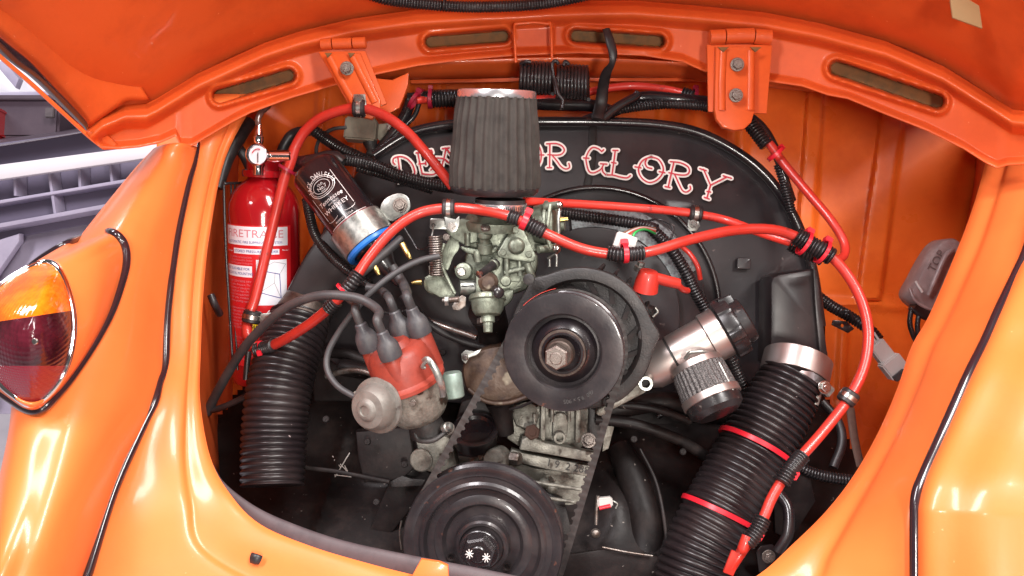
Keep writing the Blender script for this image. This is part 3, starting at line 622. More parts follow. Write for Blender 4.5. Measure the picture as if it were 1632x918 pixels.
# lettering: traced strokes, white border under red line
def zz(o, s, pts): return [(o[0]+x/s, o[1]+y/s) for x, y in pts]
A_ = lambda *p: zz((610, 215), 10.8, p); B_ = lambda *p: zz((840, 210), 9.6, p); C_ = lambda *p: zz((1000, 230), 9.067, p)
def ell(cx, cy, rx, ry, a0=0, a1=360, n=16): return [(cx+rx*math.cos(math.radians(a0+(a1-a0)*i/n)), cy+ry*math.sin(math.radians(a0+(a1-a0)*i/n))) for i in range(n+1)]
letters = {
 'D': [A_((210, 505), (180, 470), (185, 410), (240, 380), (330, 375), (420, 410), (500, 490), (540, 580), (550, 660), (510, 740), (410, 800), (310, 800)), A_((260, 380), (285, 560), (308, 805)), A_((280, 812), (335, 800))],
 'E': [A_((605, 305), (640, 490), (680, 670)), A_((575, 308), (700, 290), (840, 262)), A_((840, 262), (855, 305)), A_((620, 500), (740, 490)), A_((738, 465), (745, 512)), A_((680, 670), (850, 682), (930, 650)), A_((930, 650), (900, 600), (860, 580), (830, 605))],
 'A': [A_((1030, 235), (1145, 222)), A_((1090, 240), (1050, 420), (975, 680)), A_((1105, 240), (1200, 380), (1330, 620)), A_((925, 395), (1050, 410), (1160, 485), (1260, 470))],
 'T': [[(742, 234), (768, 231)], [(755, 232), (757, 276)], [(750, 277), (764, 276)], [(749, 254), (762, 253)]],
 'H': [[(784, 230), (785, 272)], [(806, 229), (807, 272)], [(784, 252), (807, 251)], [(779, 273), (790, 273)], [(802, 272), (813, 272)]],
 'O': [ell(843, 248, 20, 24), B_((190, 355), (255, 355)), [(819, 247), (827, 248)]],
 'R': [B_((300, 185), (440, 180), (530, 215), (570, 280), (530, 340), (450, 357), (320, 350)), B_((350, 185), (345, 550)), B_((310, 550), (375, 550)), B_((390, 365), (460, 450), (520, 530), (590, 570), (650, 545), (640, 485))],
 'G': [B_((1140, 300), (1090, 260), (1010, 240), (950, 290), (905, 390), (910, 480), (945, 600), (1010, 630), (1090, 600), (1140, 560), (1170, 500)), B_((865, 400), (945, 405)), B_((1125, 490), (1220, 495)), B_((1150, 540), (1160, 610), (1200, 655)), B_((1140, 302), (1172, 275))],
 'L': [B_((1315, 285), (1390, 285)), B_((1350, 285), (1300, 660)), B_((1295, 470), (1360, 480)), B_((1230, 660), (1320, 665), (1440, 695), (1530, 705), (1580, 670))],
 'O2': [C_((340, 180), (450, 220), (515, 330), (500, 430), (420, 520), (310, 550), (210, 490), (160, 390), (180, 290), (240, 220), (340, 180)), C_((280, 205), (255, 270), (285, 330), (350, 350)), C_((110, 325), (195, 340)), C_((460, 395), (540, 410))],
 'R2': [C_((620, 250), (760, 265), (870, 320), (895, 390), (850, 440), (740, 440), (600, 410)), C_((670, 260), (590, 610)), C_((545, 610), (615, 625)), C_((680, 430), (730, 540), (790, 660), (850, 690), (910, 650), (905, 605))],
 'Y': [C_((1100, 360), (1200, 590)), C_((1045, 350), (1140, 380)), C_((1200, 590), (1430, 475)), C_((1385, 455), (1500, 490)), C_((1200, 590), (1150, 770)), C_((1150, 680), (1200, 690)), C_((1110, 765), (1180, 790))]}
def stroke_geo(strokes, w, d0, dz, th):
    V = []; Fc = []
    for si, stp in enumerate(strokes):
        P = cr(np.array(stp, float), 6); P, _ = resample(P, 1.2); T = np.gradient(P, axis=0); T /= np.linalg.norm(T, axis=1)[:, None]; N_ = np.c_[-T[:, 1], T[:, 0]]
        d = d0 - si*dz; ext = []
        # rounded ends
        n = len(P); b = len(V); ring_ = []
        capn = 6
        pts = [P[i] + N_[i]*w for i in range(n)]
        e = [P[-1] + w*(math.cos(k)*N_[-1] + math.sin(k)*T[-1]) for k in np.linspace(0, math.pi, capn+2)[1:-1]]
        pts2 = [P[i] - N_[i]*w for i in range(n-1, -1, -1)]
        s_ = [P[0] - w*(math.cos(k)*N_[0] + math.sin(k)*T[0]) for k in np.linspace(0, math.pi, capn+2)[1:-1]]
        # strip
        for i in range(n): V.append(C3((*(P[i]+N_[i]*w), d))); V.append(C3((*(P[i]-N_[i]*w), d)))
        for i in range(n-1): Fc.append((b+2*i, b+2*i+1, b+2*i+3, b+2*i+2))
        c0 = len(V); V.extend(C3((*p, d)) for p in e); Fc.append((b+2*n-2, *range(c0, c0+capn), b+2*n-1))
        c0 = len(V); V.extend(C3((*p, d)) for p in s_); Fc.append((b+1, *range(c0, c0+capn), b))
    return V, Fc
for k, stks in letters.items():
    V, Fc = stroke_geo(stks, 3.9, 1.0602, .00006, 0); w_ = mesh('letter', V, Fc, WHT, fs, 0)
    V, Fc = stroke_geo(stks, 1.15, 1.0588, .00006, 0); mesh('red_line', V, Fc, LET, w_, 0)
#SECTION_TINWARE
tw = thing('engine_tinware', 'oily black sheet metal trays around the bottom of the engine', 'engine tinware', (816, 800, 1.0))
rng = np.random.RandomState(3)
def tinf(x, y, a, b):
    d = .006*math.sin(x*.021)*math.cos(y*.03) 
    d -= .012*chan(x + .3*(y-700), 545, 552, 4)*(y > 690)
    d -= .03*chan(x, 580, 650, 6)*chan(y, 690, 760, 6)
    d -= .035*math.exp(-(((x-985)/45)**2 + ((y-800)/65)**2))
    d -= .008*chan(y - .06*x, 560, 566, 3)
    return d
nx, ny = 150, 60
rows = [[(300 + 1180*j/nx, 520 + 470*i/ny, 1.22 - .36*(i/ny) + (.03 if 450 < 300+1180*j/nx < 1250 else 0)*0) for j in range(nx+1)] for i in range(ny+1)]
sheet('lower_tray', rows, 1, 1, TIN, tw, dfun=tinf, lin=True, keep=lambda x, y: x < 1318 + max(0, y-640)*.55 and x > 398 - (y-600)*.75)
plate('front_panel', [(486, 540), (560, 520), (700, 520), (900, 500), (1180, 520), (1230, 600), (1210, 700), (1100, 700), (960, 680), (900, 640), (700, 640), (640, 640), (560, 640), (500, 640)], 1.10, 20, TIN, tw, 4)
plate('side_strap', [(622, 762), (640, 745), (700, 740), (690, 765), (600, 880), (580, 870)], .97, 6, TIN, tw, 2)
tube('tube_rail', [(545, 585, 1.02), (620, 600, 1.0), (700, 640, .99)], 14, TIN, tw)
tube('tube_rail', [(960, 655, .98), (1060, 640, .98), (1150, 660, 1.0), (1230, 700, 1.0)], 17, TIN, tw)
tube('tube_rail', [(985, 645, .955), (1045, 652, .95), (1100, 672, .96)], 6, TIN, tw)
tube('tube_rail', [(680, 510, 1.02), (720, 525, 1.01), (760, 538, 1.0)], 5, GAL, tw)
plate('bracket_ear', [(1205, 880), (1212, 870), (1232, 868), (1244, 885), (1240, 910), (1210, 912)], .90, 5, DUCT, tw, 1.5)
inst('bolt', HBD, (1225, 887, .893), TOW, 8, tw)
plate('strap_end', [(622, 768), (640, 758), (655, 763), (678, 765), (672, 774), (640, 776), (624, 776)], .955, 4, DAL, tw, 1)
tube('edge_wire', [(640, 830, .93), (637, 850, .93), (640, 876, .93)], 1.6, DST, tw)
for (a, b) in (((530, 727), (559, 757)), ((534, 760), (557, 722)), ((533, 757), (560, 760)), ((533, 733), (542, 744)), ((549, 742), (557, 757))):
    tube('scratch_mark', [(*a, ondepth('lower_tray', *a)-.002), (*b, ondepth('lower_tray', *b)-.002)], .9, WHT, tw, seg=6)
tube('folded_seam', [(400, 700, .985), (470, 740, .96), (540, 752, .95), (620, 768, .95)], 3.5, TIN, tw, flat=(1, .6))
plate('box_panel', [(566, 688), (652, 680), (662, 745), (640, 765), (580, 770), (570, 730)], .955, 30, TIN, tw, 5)
for q in ((586, 704), (645, 740), (600, 800), (706, 562), (520, 668), (1010, 700), (1040, 885), (1088, 720)): inst('tin_screw', SCT, (*q, .94 if q[1] > 650 else .99), (0, -.2, 1), 5.5, tw, q[0])
tube('bulged_duct', [(985, 712, 1.02), (1004, 750, 1.0), (1020, 800, .985), (1028, 850, .97), (1030, 930, .95)], [18, 24, 27, 30, 30], TIN, tw, seg=28)
tube('duct_seam', [(1020, 716, .95), (1046, 770, .93), (1060, 840, .91), (1066, 930, .90)], 3, TIN, tw)
plate('lower_shelf', [(900, 884), (960, 876), (1060, 890), (1070, 930), (890, 930)], .905, 8, TIN, tw, 3)
tube('shelf_edge', [(960, 872, .90), (1000, 880, .90), (1040, 886, .90)], 1.6, DST, tw)
tube('cross_pipe', [(950, 668, .965), (1010, 676, .96), (1080, 700, .96), (1130, 730, .97)], 9, TIN, tw)
tube('cross_pipe', [(500, 560, 1.04), (560, 566, 1.03), (610, 590, 1.02)], 9, TIN, tw)
tube('oil_line', [(520, 600, 1.01), (560, 590, 1.0), (600, 600, .99), (650, 640, .98)], 5, DST, tw)
plate('hinged_flap', [(1232, 760), (1290, 750), (1300, 800), (1262, 860), (1235, 850)], .93, 10, TIN, tw, 3)
# engine casting
en = thing('engine_case', 'dirty cast alloy engine case between the two pulleys', 'engine case', (870, 760, .98))
plate('upper_casting', [(846, 655), (866, 640), (935, 640), (945, 660), (940, 700), (925, 715), (850, 712), (838, 690)], .975, 60, ALU, en, 4)
for x in (866, 922): plate('casting_rib', [(x-4, 645), (x+4, 645), (x+3, 706), (x-5, 706)], .960, 18, ALU, en, 2)
plate('raised_boss', rot2(rrect(24, 44, 11), (893, 680), 3), .966, 8, ALU, en, 2)
ring('lug_ring', (892, 698, .958), TOW, 6, 10, -3, 3, ALU, en, 24)
plate('flange', [(832, 700), (846, 694), (870, 706), (950, 722), (948, 738), (870, 724), (828, 717)], .950, 22, ALU, en, 3)
plate('serial_bar', [(815, 716), (835, 722), (942, 743), (936, 760), (880, 750), (808, 734)], .957, 22, ALU, en, 3)
def pmap(c, deg, d):
    a = math.radians(deg)
    def f(u, v, z=0): return C3((c[0] + u*math.cos(a) + v*math.sin(a), c[1] + u*math.sin(a) - v*math.cos(a), d - z*d/F))
    return f
textmesh('serial_number', '1 9  2 288', pmap((905, 744), 11, .9555), 17, DAL, en)
plate('lower_casting', [(700, 735), (790, 745), (810, 730), (850, 745), (935, 755), (930, 800), (918, 850), (880, 860), (760, 800), (680, 780), (668, 740)], 1.0, 60, ALU, en, 6)
plate('side_casting', [(662, 705), (700, 690), (720, 700), (730, 745), (700, 760), (672, 748)], .965, 40, ALU, en, 6)
lathe('round_plug', (672, 733, .95), (-.2, .1, 1), [(0, 19), (4, 18.5), (6, 16), (6.5, 4)], ALU, en)
lathe('stud_barrel', (792, 732, .945), (-.25, .05, .9), [(-14, 20), (10, 20), (13, 18), (13, 3)], ALU, en)
lathe('stud_nut', (822, 731, .945), (.9, .05, .5), [(-8, 11), (6, 11), (8, 9), (8, 2)], DST, en, seg=6)
plate('bearing_block', [(735, 640), (760, 632), (780, 640), (795, 690), (770, 712), (735, 705), (726, 670)], .99, 40, TIN, en, 5)
lathe('black_cap', (757, 690, .955), (-.05, -.8, .55), [(-14, 36), (2, 36), (4, 38), (8, 38), (9, 36), (9, 30), (4, 27), (4, 3)], BLK, en)
lathe('alloy_block', (838, 662, .965), (0, -.3, 1), [(-12, 22), (4, 21), (6, 17), (6, 3)], ALU, en, seg=8)
tube('pump_snout', [(797, 640, .945), (802, 665, .95), (806, 690, .955)], [24, 16, 14], TIN, en)
inst('rusty_bolt', HBR, (848, 689, .945), (0, -.2, 1), 13, en); inst('bolt', HBD, (938, 702, .945), (0, -.3, 1), 9, en); inst('bolt', HBD, (714, 683, .90), (-.1, -.2, 1), 8, en)
plate('left_shoulder', [(806, 652), (848, 648), (846, 700), (826, 712), (808, 700)], .975, 40, ALU, en, 5)
plate('right_shoulder', [(938, 648), (962, 660), (962, 705), (948, 712), (936, 700)], .972, 30, DAL, en, 4)
for a_, b_ in (((852, 660), (852, 700)), ((880, 650), (880, 672)), ((907, 650), (907, 672)), ((850, 768), (925, 780)), ((845, 790), (915, 800))): tube('casting_web', [(*a_, .955), (*b_, .955)], 3, ALU, en)
for p in ((757, 737), (770, 728), (867, 770), (880, 778)): lathe('casting_lump', (*p, .975), (.1, 0, 1), [(0, 9), (6, 8), (11, 4), (12, 1)], ALU, en, seg=14)
plate('pulley_side_plate', [(700, 770), (720, 752), (800, 745), (900, 800), (915, 860), (905, 930), (860, 935), (700, 930)], .965, 20, DAL, en, 3)
plate('shim_plate', [(965, 672), (980, 676), (970, 715), (960, 720)], .98, 4, ALU, en, 1)
rc = thing('strap_cover', 'rusty brown rounded metal cover left of the alternator pulley', 'cover', (790, 600, .95))
plate('cover_shell', cr([(738, 582), (752, 564), (785, 552), (820, 552), (850, 575), (862, 610), (850, 634), (810, 645), (775, 644), (748, 628), (738, 606)], 4, True).tolist(), .93, 60, RST, rc, 9)
tube('cover_rim', [(746, 620, .928), (775, 640, .925), (810, 642, .922), (850, 628, .922)], 3.2, RST, rc)
plate('torn_foil_edge', [(735, 564), (742, 558), (756, 560), (768, 556), (760, 566), (748, 570), (742, 580), (736, 574)], .925, 3, GAL, rc, .6)
inst('screw', SC, (742, 570, .92), (-.3, -.1, 1), 5, rc)
#SECTION_ALTERNATOR
AX = (-.2, .13, .96)
al = thing('alternator', 'large black alternator with ribbed front shield and wide pulley', 'alternator', (925, 545, .92))
lobes = [(-128, .07, .14), (-4, .075, .14), (100, .06, .14), (60, .02, .2), (-60, .0, .3)]
def lob(t, h, r):
    k = 1
    for a, amp, wd_ in lobes:
        dd = (t - math.radians(a) + math.pi) % (2*math.pi) - math.pi; k += amp*math.exp(-(dd/wd_)**2)
    return k
AC = (925, 541, .865)
# basis of AX: u about right, v about up
lathe('rear_body', AC, AX, [(-120, 70), (-118, 95), (-100, 104), (-60, 108), (-28, 110)], DAL, al, 64)
lathe('front_shield', AC, AX, [(-30, 108), (-24, 113), (-8, 115.5), (-3, 114), (-1, 109), (-2, 97), (-6, 94), (-22, 90), (-22, 30)], DAL, al, 96, fr=lambda t, h, r: 1 + (lob(-t, h, r)-1)*(1 if r > 100 else .0), caps=False)
for i in range(15):
    t = 2*math.pi*i/15 + .1; a, u, v = basis(AX); dr = math.cos(t)*u + math.sin(t)*v; tn = -math.sin(t)*u + math.cos(t)*v
    p = C3(AC) + (AC[2]/F)*(dr*84 - a*17); dd = nrm(dr*.75 + tn*.65)
    obox('fan_blade', (p[0]/-p[2]*F+W/2, -p[1]/-p[2]*F+H/2, -p[2]), (26, 3, 8), (dd[0], -dd[1], dd[2]), (a[0], -a[1], a[2]), TIN, al, .1)
for x, y in ((843, 445), (1026, 533), (970, 640)): lathe('bolt_pad', (x, y, .855), AX, [(-4, 9), (3, 9), (3.5, 8), (3.5, 2)], DAL, al, seg=24)
for k in range(7):
    t = math.radians(-75 + k*13); a, u, v = basis(AX); dr = math.cos(-t)*u + math.sin(-t)*v; p = C3(AC) + (AC[2]/F)*(dr*110 - a*70)
    obox('cooling_rib', (p[0]/-p[2]*F+W/2, -p[1]/-p[2]*F+H/2, -p[2]), (8, 5, 80), (dr[0], -dr[1], dr[2]), tuple(np.cross(dr, a)*np.array([1, -1, 1])), DAL, al, .2)
PC = (897, 562, .81)
pu = bpy.data.objects.new('pulley', None); COL.objects.link(pu); pu.parent = al; pu.location = world([C3(PC)])[0] - rootpos(al)
lathe('front_disc', PC, AX, [(-10, 86), (-6, 96), (-2, 97), (0, 96), (1, 92), (0, 70), (-1, 63), (-4, 60), (-22, 59)], PUL, pu, 96, caps=False)
lathe('dished_centre', PC, AX, [(-22, 59.2), (-22, 57), (-14, 50), (-7, 44), (-3, 39), (-5, 35), (-5, 10)], BLK, pu, 80)
lathe('rear_disc', PC, AX, [(-36, 40), (-34, 94), (-30, 97), (-27, 96), (-18, 82), (-18, 40)], PUL, pu, 72)
lathe('hub_cup', PC, AX, [(-6, 38), (3, 36), (6, 33), (6, 30), (0, 27), (-2, 22), (-2, 5)], BLK, pu, 64)
ring('rusty_washer', (896, 563, .808), AX, 31, 38, -6, 1.5, DST2, pu, 48)
lathe('nut_collar', (891, 565, .795), AX, [(-14, 24), (0, 22), (2, 20), (2, 5)], DST2, pu, 40)
inst('pulley_nut', hexmesh('pulley_nut', DST, washer=0, hh=.8), (889, 567, .79), AX, 20, pu, .5)
tube('red_paint_mark', [(x, y, .836) for x, y in arc(903, 556, 97.5, -135, -100, 10)], .6, RED, pu, seg=6)
textmesh('stamping', 'V60  9.5 x 905', lambda u, v, z=0: C3((PC[0] + (78+v)*math.sin(-u/78+.35), PC[1] + (78+v)*math.cos(-u/78+.35) , .8088)), 9, DAL, pu)
tube('bolt_lug', [(1040, 505, .90), (1048, 497, .90), (1044, 490, .90)], 2, GAL, al)
lathe('terminal_nut', (1018, 432, .90), (.2, -.8, .3), [(0, 9), (8, 9), (9, 6), (15, 6)], GAL, al, seg=6)
lathe('rear_boot_cap', (1030, 498, .93), (.7, .3, .3), [(0, 14), (10, 14), (12, 10)], DAL, al)
ab = thing('terminal_boot', 'bright red angled rubber boot on the alternator terminal', 'terminal boot', (1034, 440, .88))
lathe('boot_cap', (1031, 450, .875), (.12, -.9, .35), [(-14, 20), (4, 18.5), (15, 16), (19, 14), (20, 3)], RED, ab)
tube('boot_sleeve', [(1038, 440, .87), (1060, 447, .875), (1081, 452, .88)], [8, 9, 8.5], RED, ab)
tube('lead', [(1078, 451, .88), (1088, 461, .89), (1096, 463, .9)], 5, RED, ab)
cable([(1085, 392, 1.0), (1100, 405, .99), (1112, 425, .985), (1116, 445, .99)], 4, RED, 'thin red wire curving down beside the corrugated conduit right of the connector', 'wire', 'wire')
#SECTION_PULLEY
CX = (-.1, .10, .98); CP = (768, 870, .865)
cp = thing('crank_pulley', 'big black ribbed crankshaft pulley at the bottom centre', 'pulley', CP)
lathe('pulley_disc', CP, CX, [(-34, 90), (-33, 126), (-28, 130), (-24, 128), (-16, 112), (-14, 112), (-6, 126), (-2, 129), (1, 127), (0, 116), (-3, 112), (-3, 104), (0, 100), (0, 95), (-8, 90), (-10, 80), (-7, 74), (-7, 66), (-14, 60), (-14, 45), (-8, 42), (-4, 40), (-4, 8)], PUL, cp, 96)
lathe('hub', CP, CX, [(-8, 44), (4, 43), (7, 40), (7, 36), (4, 34), (4, 5)], PUL, cp, 64)
inst('pulley_bolt', hexmesh('pulley_bolt', BLK, washer=1.2, hh=.5), (764, 876, .853), CX, 27, cp, .2)
for (x, y) in ((748, 883), (775, 889)):
    for k in range(4):
        a = math.radians(12 + 45*k + x); tube('paint_fleck', [(x-6.5*math.cos(a), y-7.5*math.sin(a), .834), (x+6.5*math.cos(a), y+7.5*math.sin(a), .834)], .9, WHT, cp, seg=6, n=2)
for k in range(3):
    a = math.radians(40 + 120*k); lathe('pulley_hole', (CP[0]+52*math.cos(a), CP[1]+52*math.sin(a), .872), CX, [(-1, 7), (1, 7), (1, 5), (-1, 4)], TIN, cp, seg=20)
# belt
b1 = np.array([905, 556.]); r1 = 91; b2 = np.array([775, 868.]); r2 = 127
dv = b2-b1; Ld = np.linalg.norm(dv); th0 = math.atan2(dv[1], dv[0]); al_ = math.acos((r1-r2)/Ld)
P = []
for k in range(41): t = th0 + al_ + (2*math.pi-2*al_)*k/40; P.append((*(b1 + r1*np.array([math.cos(t), math.sin(t)])), 0))
e1 = np.array(P[-1][:2]); s2 = b2 + r2*np.array([math.cos(th0-al_), math.sin(th0-al_)])
for k in range(1, 30): P.append((*(e1 + (s2-e1)*k/30), 0))
for k in range(41): t = th0 - al_ + 2*al_*k/40; P.append((*(b2 + r2*np.array([math.cos(t), math.sin(t)])), 0))
e2 = np.array(P[-1][:2]); s1 = np.array(P[0][:2])
for k in range(1, 31): P.append((*(e2 + (s1-e2)*k/30), 0))
P = np.array(P); P, sq = resample(P, 1.5); P = P[:, :2]
ctr = (b1*.5+b2*.5)
V = []; Fc = []; T = np.gradient(P, axis=0); T[0] = T[1]; T[-1] = T[-2]; T /= np.linalg.norm(T, axis=1)[:, None]
for i, p in enumerate(P):
    n_ = np.array([-T[i][1], T[i][0]]); 
    if np.dot(n_, ctr-p) < 0: n_ = -n_
    d = .838 + (p[1]-556)/311*.048
    inn = 5 + 4.0*(max(0, math.sin(sq[i]/13.0*2*math.pi))**.5)
    for off, dz in ((-5, -8), (inn, -6), (inn, 6), (-5, 8)): q_ = p + n_*off; V.append(C3((q_[0], q_[1], d + dz*d/F)))
n = len(P); BLT = M('belt_rubber', (.030, .025, .024), .5, col2=(.05, .042, .04), nscale=60)
for i in range(n-1):
    for j in range(4): k = (j+1) % 4; Fc.append((i*4+j, i*4+k, i*4+4+k, i*4+4+j))
tag(mesh('drive_belt', V, Fc, BLT, None, 50), 'black toothed drive belt running from the alternator pulley down to the crank pulley', 'drive belt')
#SECTION_FILTER
AF = (.03, -.972, .20)
af = thing('air_filter', 'tall tapered pleated air filter with chrome cap on top of the carburettor', 'air filter', (790, 300, .90))
base = (788, 301, .90)
def pleat(t, h, r): return 1 + .035*math.sin(t*28 + .6*math.sin(h*.02)) + (.01*math.sin(h*.09 + 3*t))
prof = [(0, 69), (6, 71), (30, 70.5), (80, 67), (120, 64), (150, 60.5)]
prof = [(h, np.interp(h, [p[0] for p in prof], [p[1] for p in prof])) for h in np.linspace(2, 152, 24)]; prof = [(h*.935, r) for h, r in prof]
lathe('pleated_element', base, AF, prof, FAB, af, 420, fr=pleat)
lathe('chrome_cap', base, AF, [(140, 60.5), (141, 61.5), (150, 61.5), (152, 60.5), (153, 57), (153, 5)], CAPM, af, 72)
lathe('rubber_base', base, AF, [(-9, 50), (-8, 64), (-2, 70), (4, 71.5), (5, 66)], RUB, af, 72)
hc = (797, 329, .885)
ring('worm_drive_clamp', hc, AF, 41, 43, -11, 6, CAPM, af, 60)
for k in range(16):
    f_ = cylmap(hc, AF, 43.2); patch('clamp_slot', f_, -8 + k*3.6, -6.6 + k*3.6, -8, 3, .2, PLA, af, 2)
lathe('filter_neck', hc, AF, [(-14, 40), (12, 40)], RUB, af, 48)
#SECTION_CARB
cb = thing('carburettor', 'greenish grey alloy carburettor below the tall air filter', 'carburettor', (790, 440, .93))
lathe('throat', (790, 352, .92), AF, [(-14, 52), (-6, 54), (0, 54), (3, 48), (14, 42)], ZNC, cb, 48)
plate('float_bowl', cr([(742, 350), (800, 345), (858, 345), (868, 370), (858, 400), (800, 402), (768, 398), (745, 392)], 3, True).tolist(), .915, 70, ZNC, cb, 6)
plate('choke_linkage_cover', [(715, 352), (738, 348), (758, 352), (764, 366), (760, 386), (740, 390), (722, 380), (708, 366)], .90, 16, ZNC, cb, 3)
plate('lower_body', cr([(745, 398), (790, 395), (850, 398), (856, 430), (838, 462), (800, 470), (760, 466), (742, 440)], 3, True).tolist(), .92, 60, ZNC, cb, 7)
plate('pump_cover', cr([(822, 358), (832, 362), (852, 402), (853, 412), (845, 418), (800, 411), (793, 404), (796, 396), (814, 366)], 3, True).tolist(), .893, 12, ZNC, cb, 3)
lathe('pump_dome', (823, 392, .885), TOW, [(-2, 14), (3, 13), (6, 11), (7, 9), (8, 3)], ZNC, cb, 32)
for x, y in ((822, 367), (802, 403), (843, 406)): inst('screw', SCZ, (x, y, .885), TOW, 5.6, cb, x)
lathe('idle_boss', (773, 381, .895), (0, -.9, .3), [(-22, 12), (-8, 12), (-7, 9), (0, 9), (4, 12), (10, 12), (12, 8), (17, 8), (18, 3)], ZNC, cb, 24)
inst('screw', SCD, (774, 365, .885), (0, -.8, .6), 8, cb)
plate('ledge', cr([(735, 392), (770, 398), (793, 392), (790, 402), (770, 408), (742, 402)], 3, True).tolist(), .897, 16, ZNC, cb, 4)
for (a, b, r) in (((790, 368), (815, 366), 4), ((808, 412), (808, 448), 5), ((828, 415), (829, 440), 4), ((760, 400), (762, 418), 6), ((840, 420), (850, 448), 6), ((804, 435), (836, 428), 4.5), ((745, 372), (745, 392), 5), ((785, 350), (784, 372), 3.5), ((802, 350), (802, 366), 3.5), ((840, 352), (846, 372), 3.5)):
    tube('cast_tube', [(*a, .898), (*b, .898)], r, ZNC, cb)
plate('raised_pad', rot2(rrect(26, 34, 4), (818, 432), 4), .903, 8, ZNC, cb, 2)
lathe('lug', (806, 448, .892), TOW, [(-4, 9), (3, 9), (5, 7), (5, 3)], ZNC, cb)
tube('jet_nozzle', [(790, 420, .89), (778, 428, .875), (766, 436, .86)], [8, 6.5, 6], RUB, cb); ring('nozzle_ring', (787, 422, .886), (-.6, .4, .7), 6, 9, -2, 2, ZNC, cb)
lathe('nozzle_tip', (764, 437, .857), (-.6, .4, .7), [(-2, 6), (2, 6), (3, 3)], STL, cb, seg=16)
lathe('mixture_boss', (738, 432, .90), (-.1, 0, 1), [(-16, 14), (0, 13), (2, 10)], ZNC, cb); inst('screw', SC, (735, 433, .89), TOW, 7.5, cb, .7)
tube('side_barrel', [(732, 458, .905), (762, 458, .91)], [13, 12], GAL, cb, seg=20)
plate('barrel_slot', rot2(rrect(20, 2.5, 1), (745, 456), 0), .892, 2, PLA, cb, .3)
lathe('fuel_inlet', (778, 450, .895), (.05, 0, 1), [(-6, 17), (2, 16), (4, 12), (6, 10), (7, 3)], RST, cb, 32)
plate('inlet_bracket', [(759, 432), (768, 440), (766, 470), (780, 480), (770, 482), (758, 474)], .895, 6, ZNC, cb, 1.2)
lathe('drain_boss', (794, 466, .88), (.3, .2, .9), [(-14, 9), (4, 9), (6, 7), (7, 2)], BLK, cb, 24)
lathe('jet_housing', (777, 480, .90), (.02, .97, .2), [(-10, 28), (-6, 30), (-2, 30), (0, 27), (14, 25), (22, 20), (24, 11), (34, 11), (35, 8), (50, 7), (51, 3)], ZNC, cb, 36)
ring('hex_collar', (772, 511, .90), (.02, .97, .2), 5, 12, -4, 5, DST, cb, 6)
plate('jet_arm', cr([(780, 470), (800, 464), (818, 462), (815, 480), (798, 492), (780, 496)], 3, True).tolist(), .905, 30, ZNC, cb, 4)
CH = (1, -.02, .18)
lathe('choke_housing', (862, 358, .92), CH, [(-10, 30), (6, 33), (8, 38), (12, 38), (13, 34), (22, 33), (26, 28), (30, 18), (33, 12), (38, 11)], ZNC, cb, 48)
for a, b in (((868, 330), (892, 326)), ((884, 395), (858, 398))): tube('choke_clamp_lug', [(*a, .90), (*b, .89)], [7, 6], ZNC, cb)
tube('choke_retainer', [(877, 326, .885), (874, 350, .882), (872, 375, .882), (878, 396, .885)], 3.2, ZNC, cb); tube('choke_retainer', [(893, 326, .892), (890, 350, .888), (890, 375, .888), (884, 396, .89)], 2.6, GAL, cb)
inst('screw', HB, (887, 397, .883), (.8, 0, .6), 6, cb); inst('screw', HB, (892, 327, .885), (.8, -.2, .6), 5, cb)
tube('brass_terminal', [(893, 350, .905), (905, 349, .905)], [4, 3.5], BRS, cb, flat=(1, .5)); 
tube('wire_bracket', [(873, 412, .90), (886, 406, .895), (887, 425, .895)], 2, GAL, cb); tube('wire_bracket', [(876, 425, .90), (876, 408, .9)], 2, GAL, cb)
plate('return_lever', rot2(rrect(32, 17, 3), (701, 357), 2), .893, 4, GAL, cb, .8)
ring('lever_hole', (691, 359, .889), TOW, 1.6, 3.2, -1, 1, PLA, cb, 20, b=.2)
inst('screw', SCD, (712, 378, .90), (-.2, .1, 1), 6, cb)
pts = []; nt = 17
for i in range(nt*12+1):
    t = i/12*2*math.pi; yy = 376 + 64*i/(nt*12); pts.append((694 + 10*math.cos(t) + (yy-376)*.03, yy + .8*math.sin(t), .893 - 10*math.sin(t)*.9/F))
tube('return_spring', pts, 1.5, DST, cb, seg=6, n=1)
tube('spring_hook', [(691, 359, .888), (690, 368, .89), (688, 376, .89)], 1.3, GAL, cb, seg=6)
tube('spring_hook', [(684, 424, .893), (685, 436, .893)], 1.3, DST, cb, seg=6)
lathe('throttle_positioner', (692, 452, .905), (-.2, -.1, .95), [(-20, 17), (-2, 18), (3, 16), (5, 10), (5, 3)], ZNC, cb, 36)
plate('throttle_arm', [(676, 442), (690, 434), (706, 440), (716, 455), (726, 470), (722, 478), (700, 474), (682, 464)], .90, 14, ZNC, cb, 4)
plate('choke_cam', cr([(716, 380), (728, 378), (732, 395), (722, 410), (714, 430), (707, 424), (706, 404)], 3, True).tolist(), .905, 5, ZNC, cb, 1)
tube('cam_link', [(708, 388, .893), (703, 405, .893), (705, 425, .893), (716, 450, .895), (725, 468, .895)], 3, ZNC, cb)
tube('adjuster', [(706, 479, .89), (732, 477, .885)], [4, 5], DST, cb); lathe('adjuster_nut', (712, 480, .888), (1, 0, 0), [(-3, 8), (3, 8)], GAL, cb, seg=6)
plate('adjuster_yoke', [(720, 488), (726, 478), (736, 470), (743, 474), (742, 488), (732, 495), (722, 494)], .885, 8, DST, cb, 1.5)
lathe('throttle_shaft', (738, 428, .93), (1, 0, .05), [(-14, 4), (30, 4)], DST, cb, seg=16)
tube('manifold', [(775, 495, .955), (785, 520, .98), (792, 560, 1.0)], [30, 26, 26], TIN, cb, seg=24)
tube('brass_nipple', [(656, 451, .90), (664, 450, .90), (672, 450, .9)], [2, 4, 5], BRS, cb)
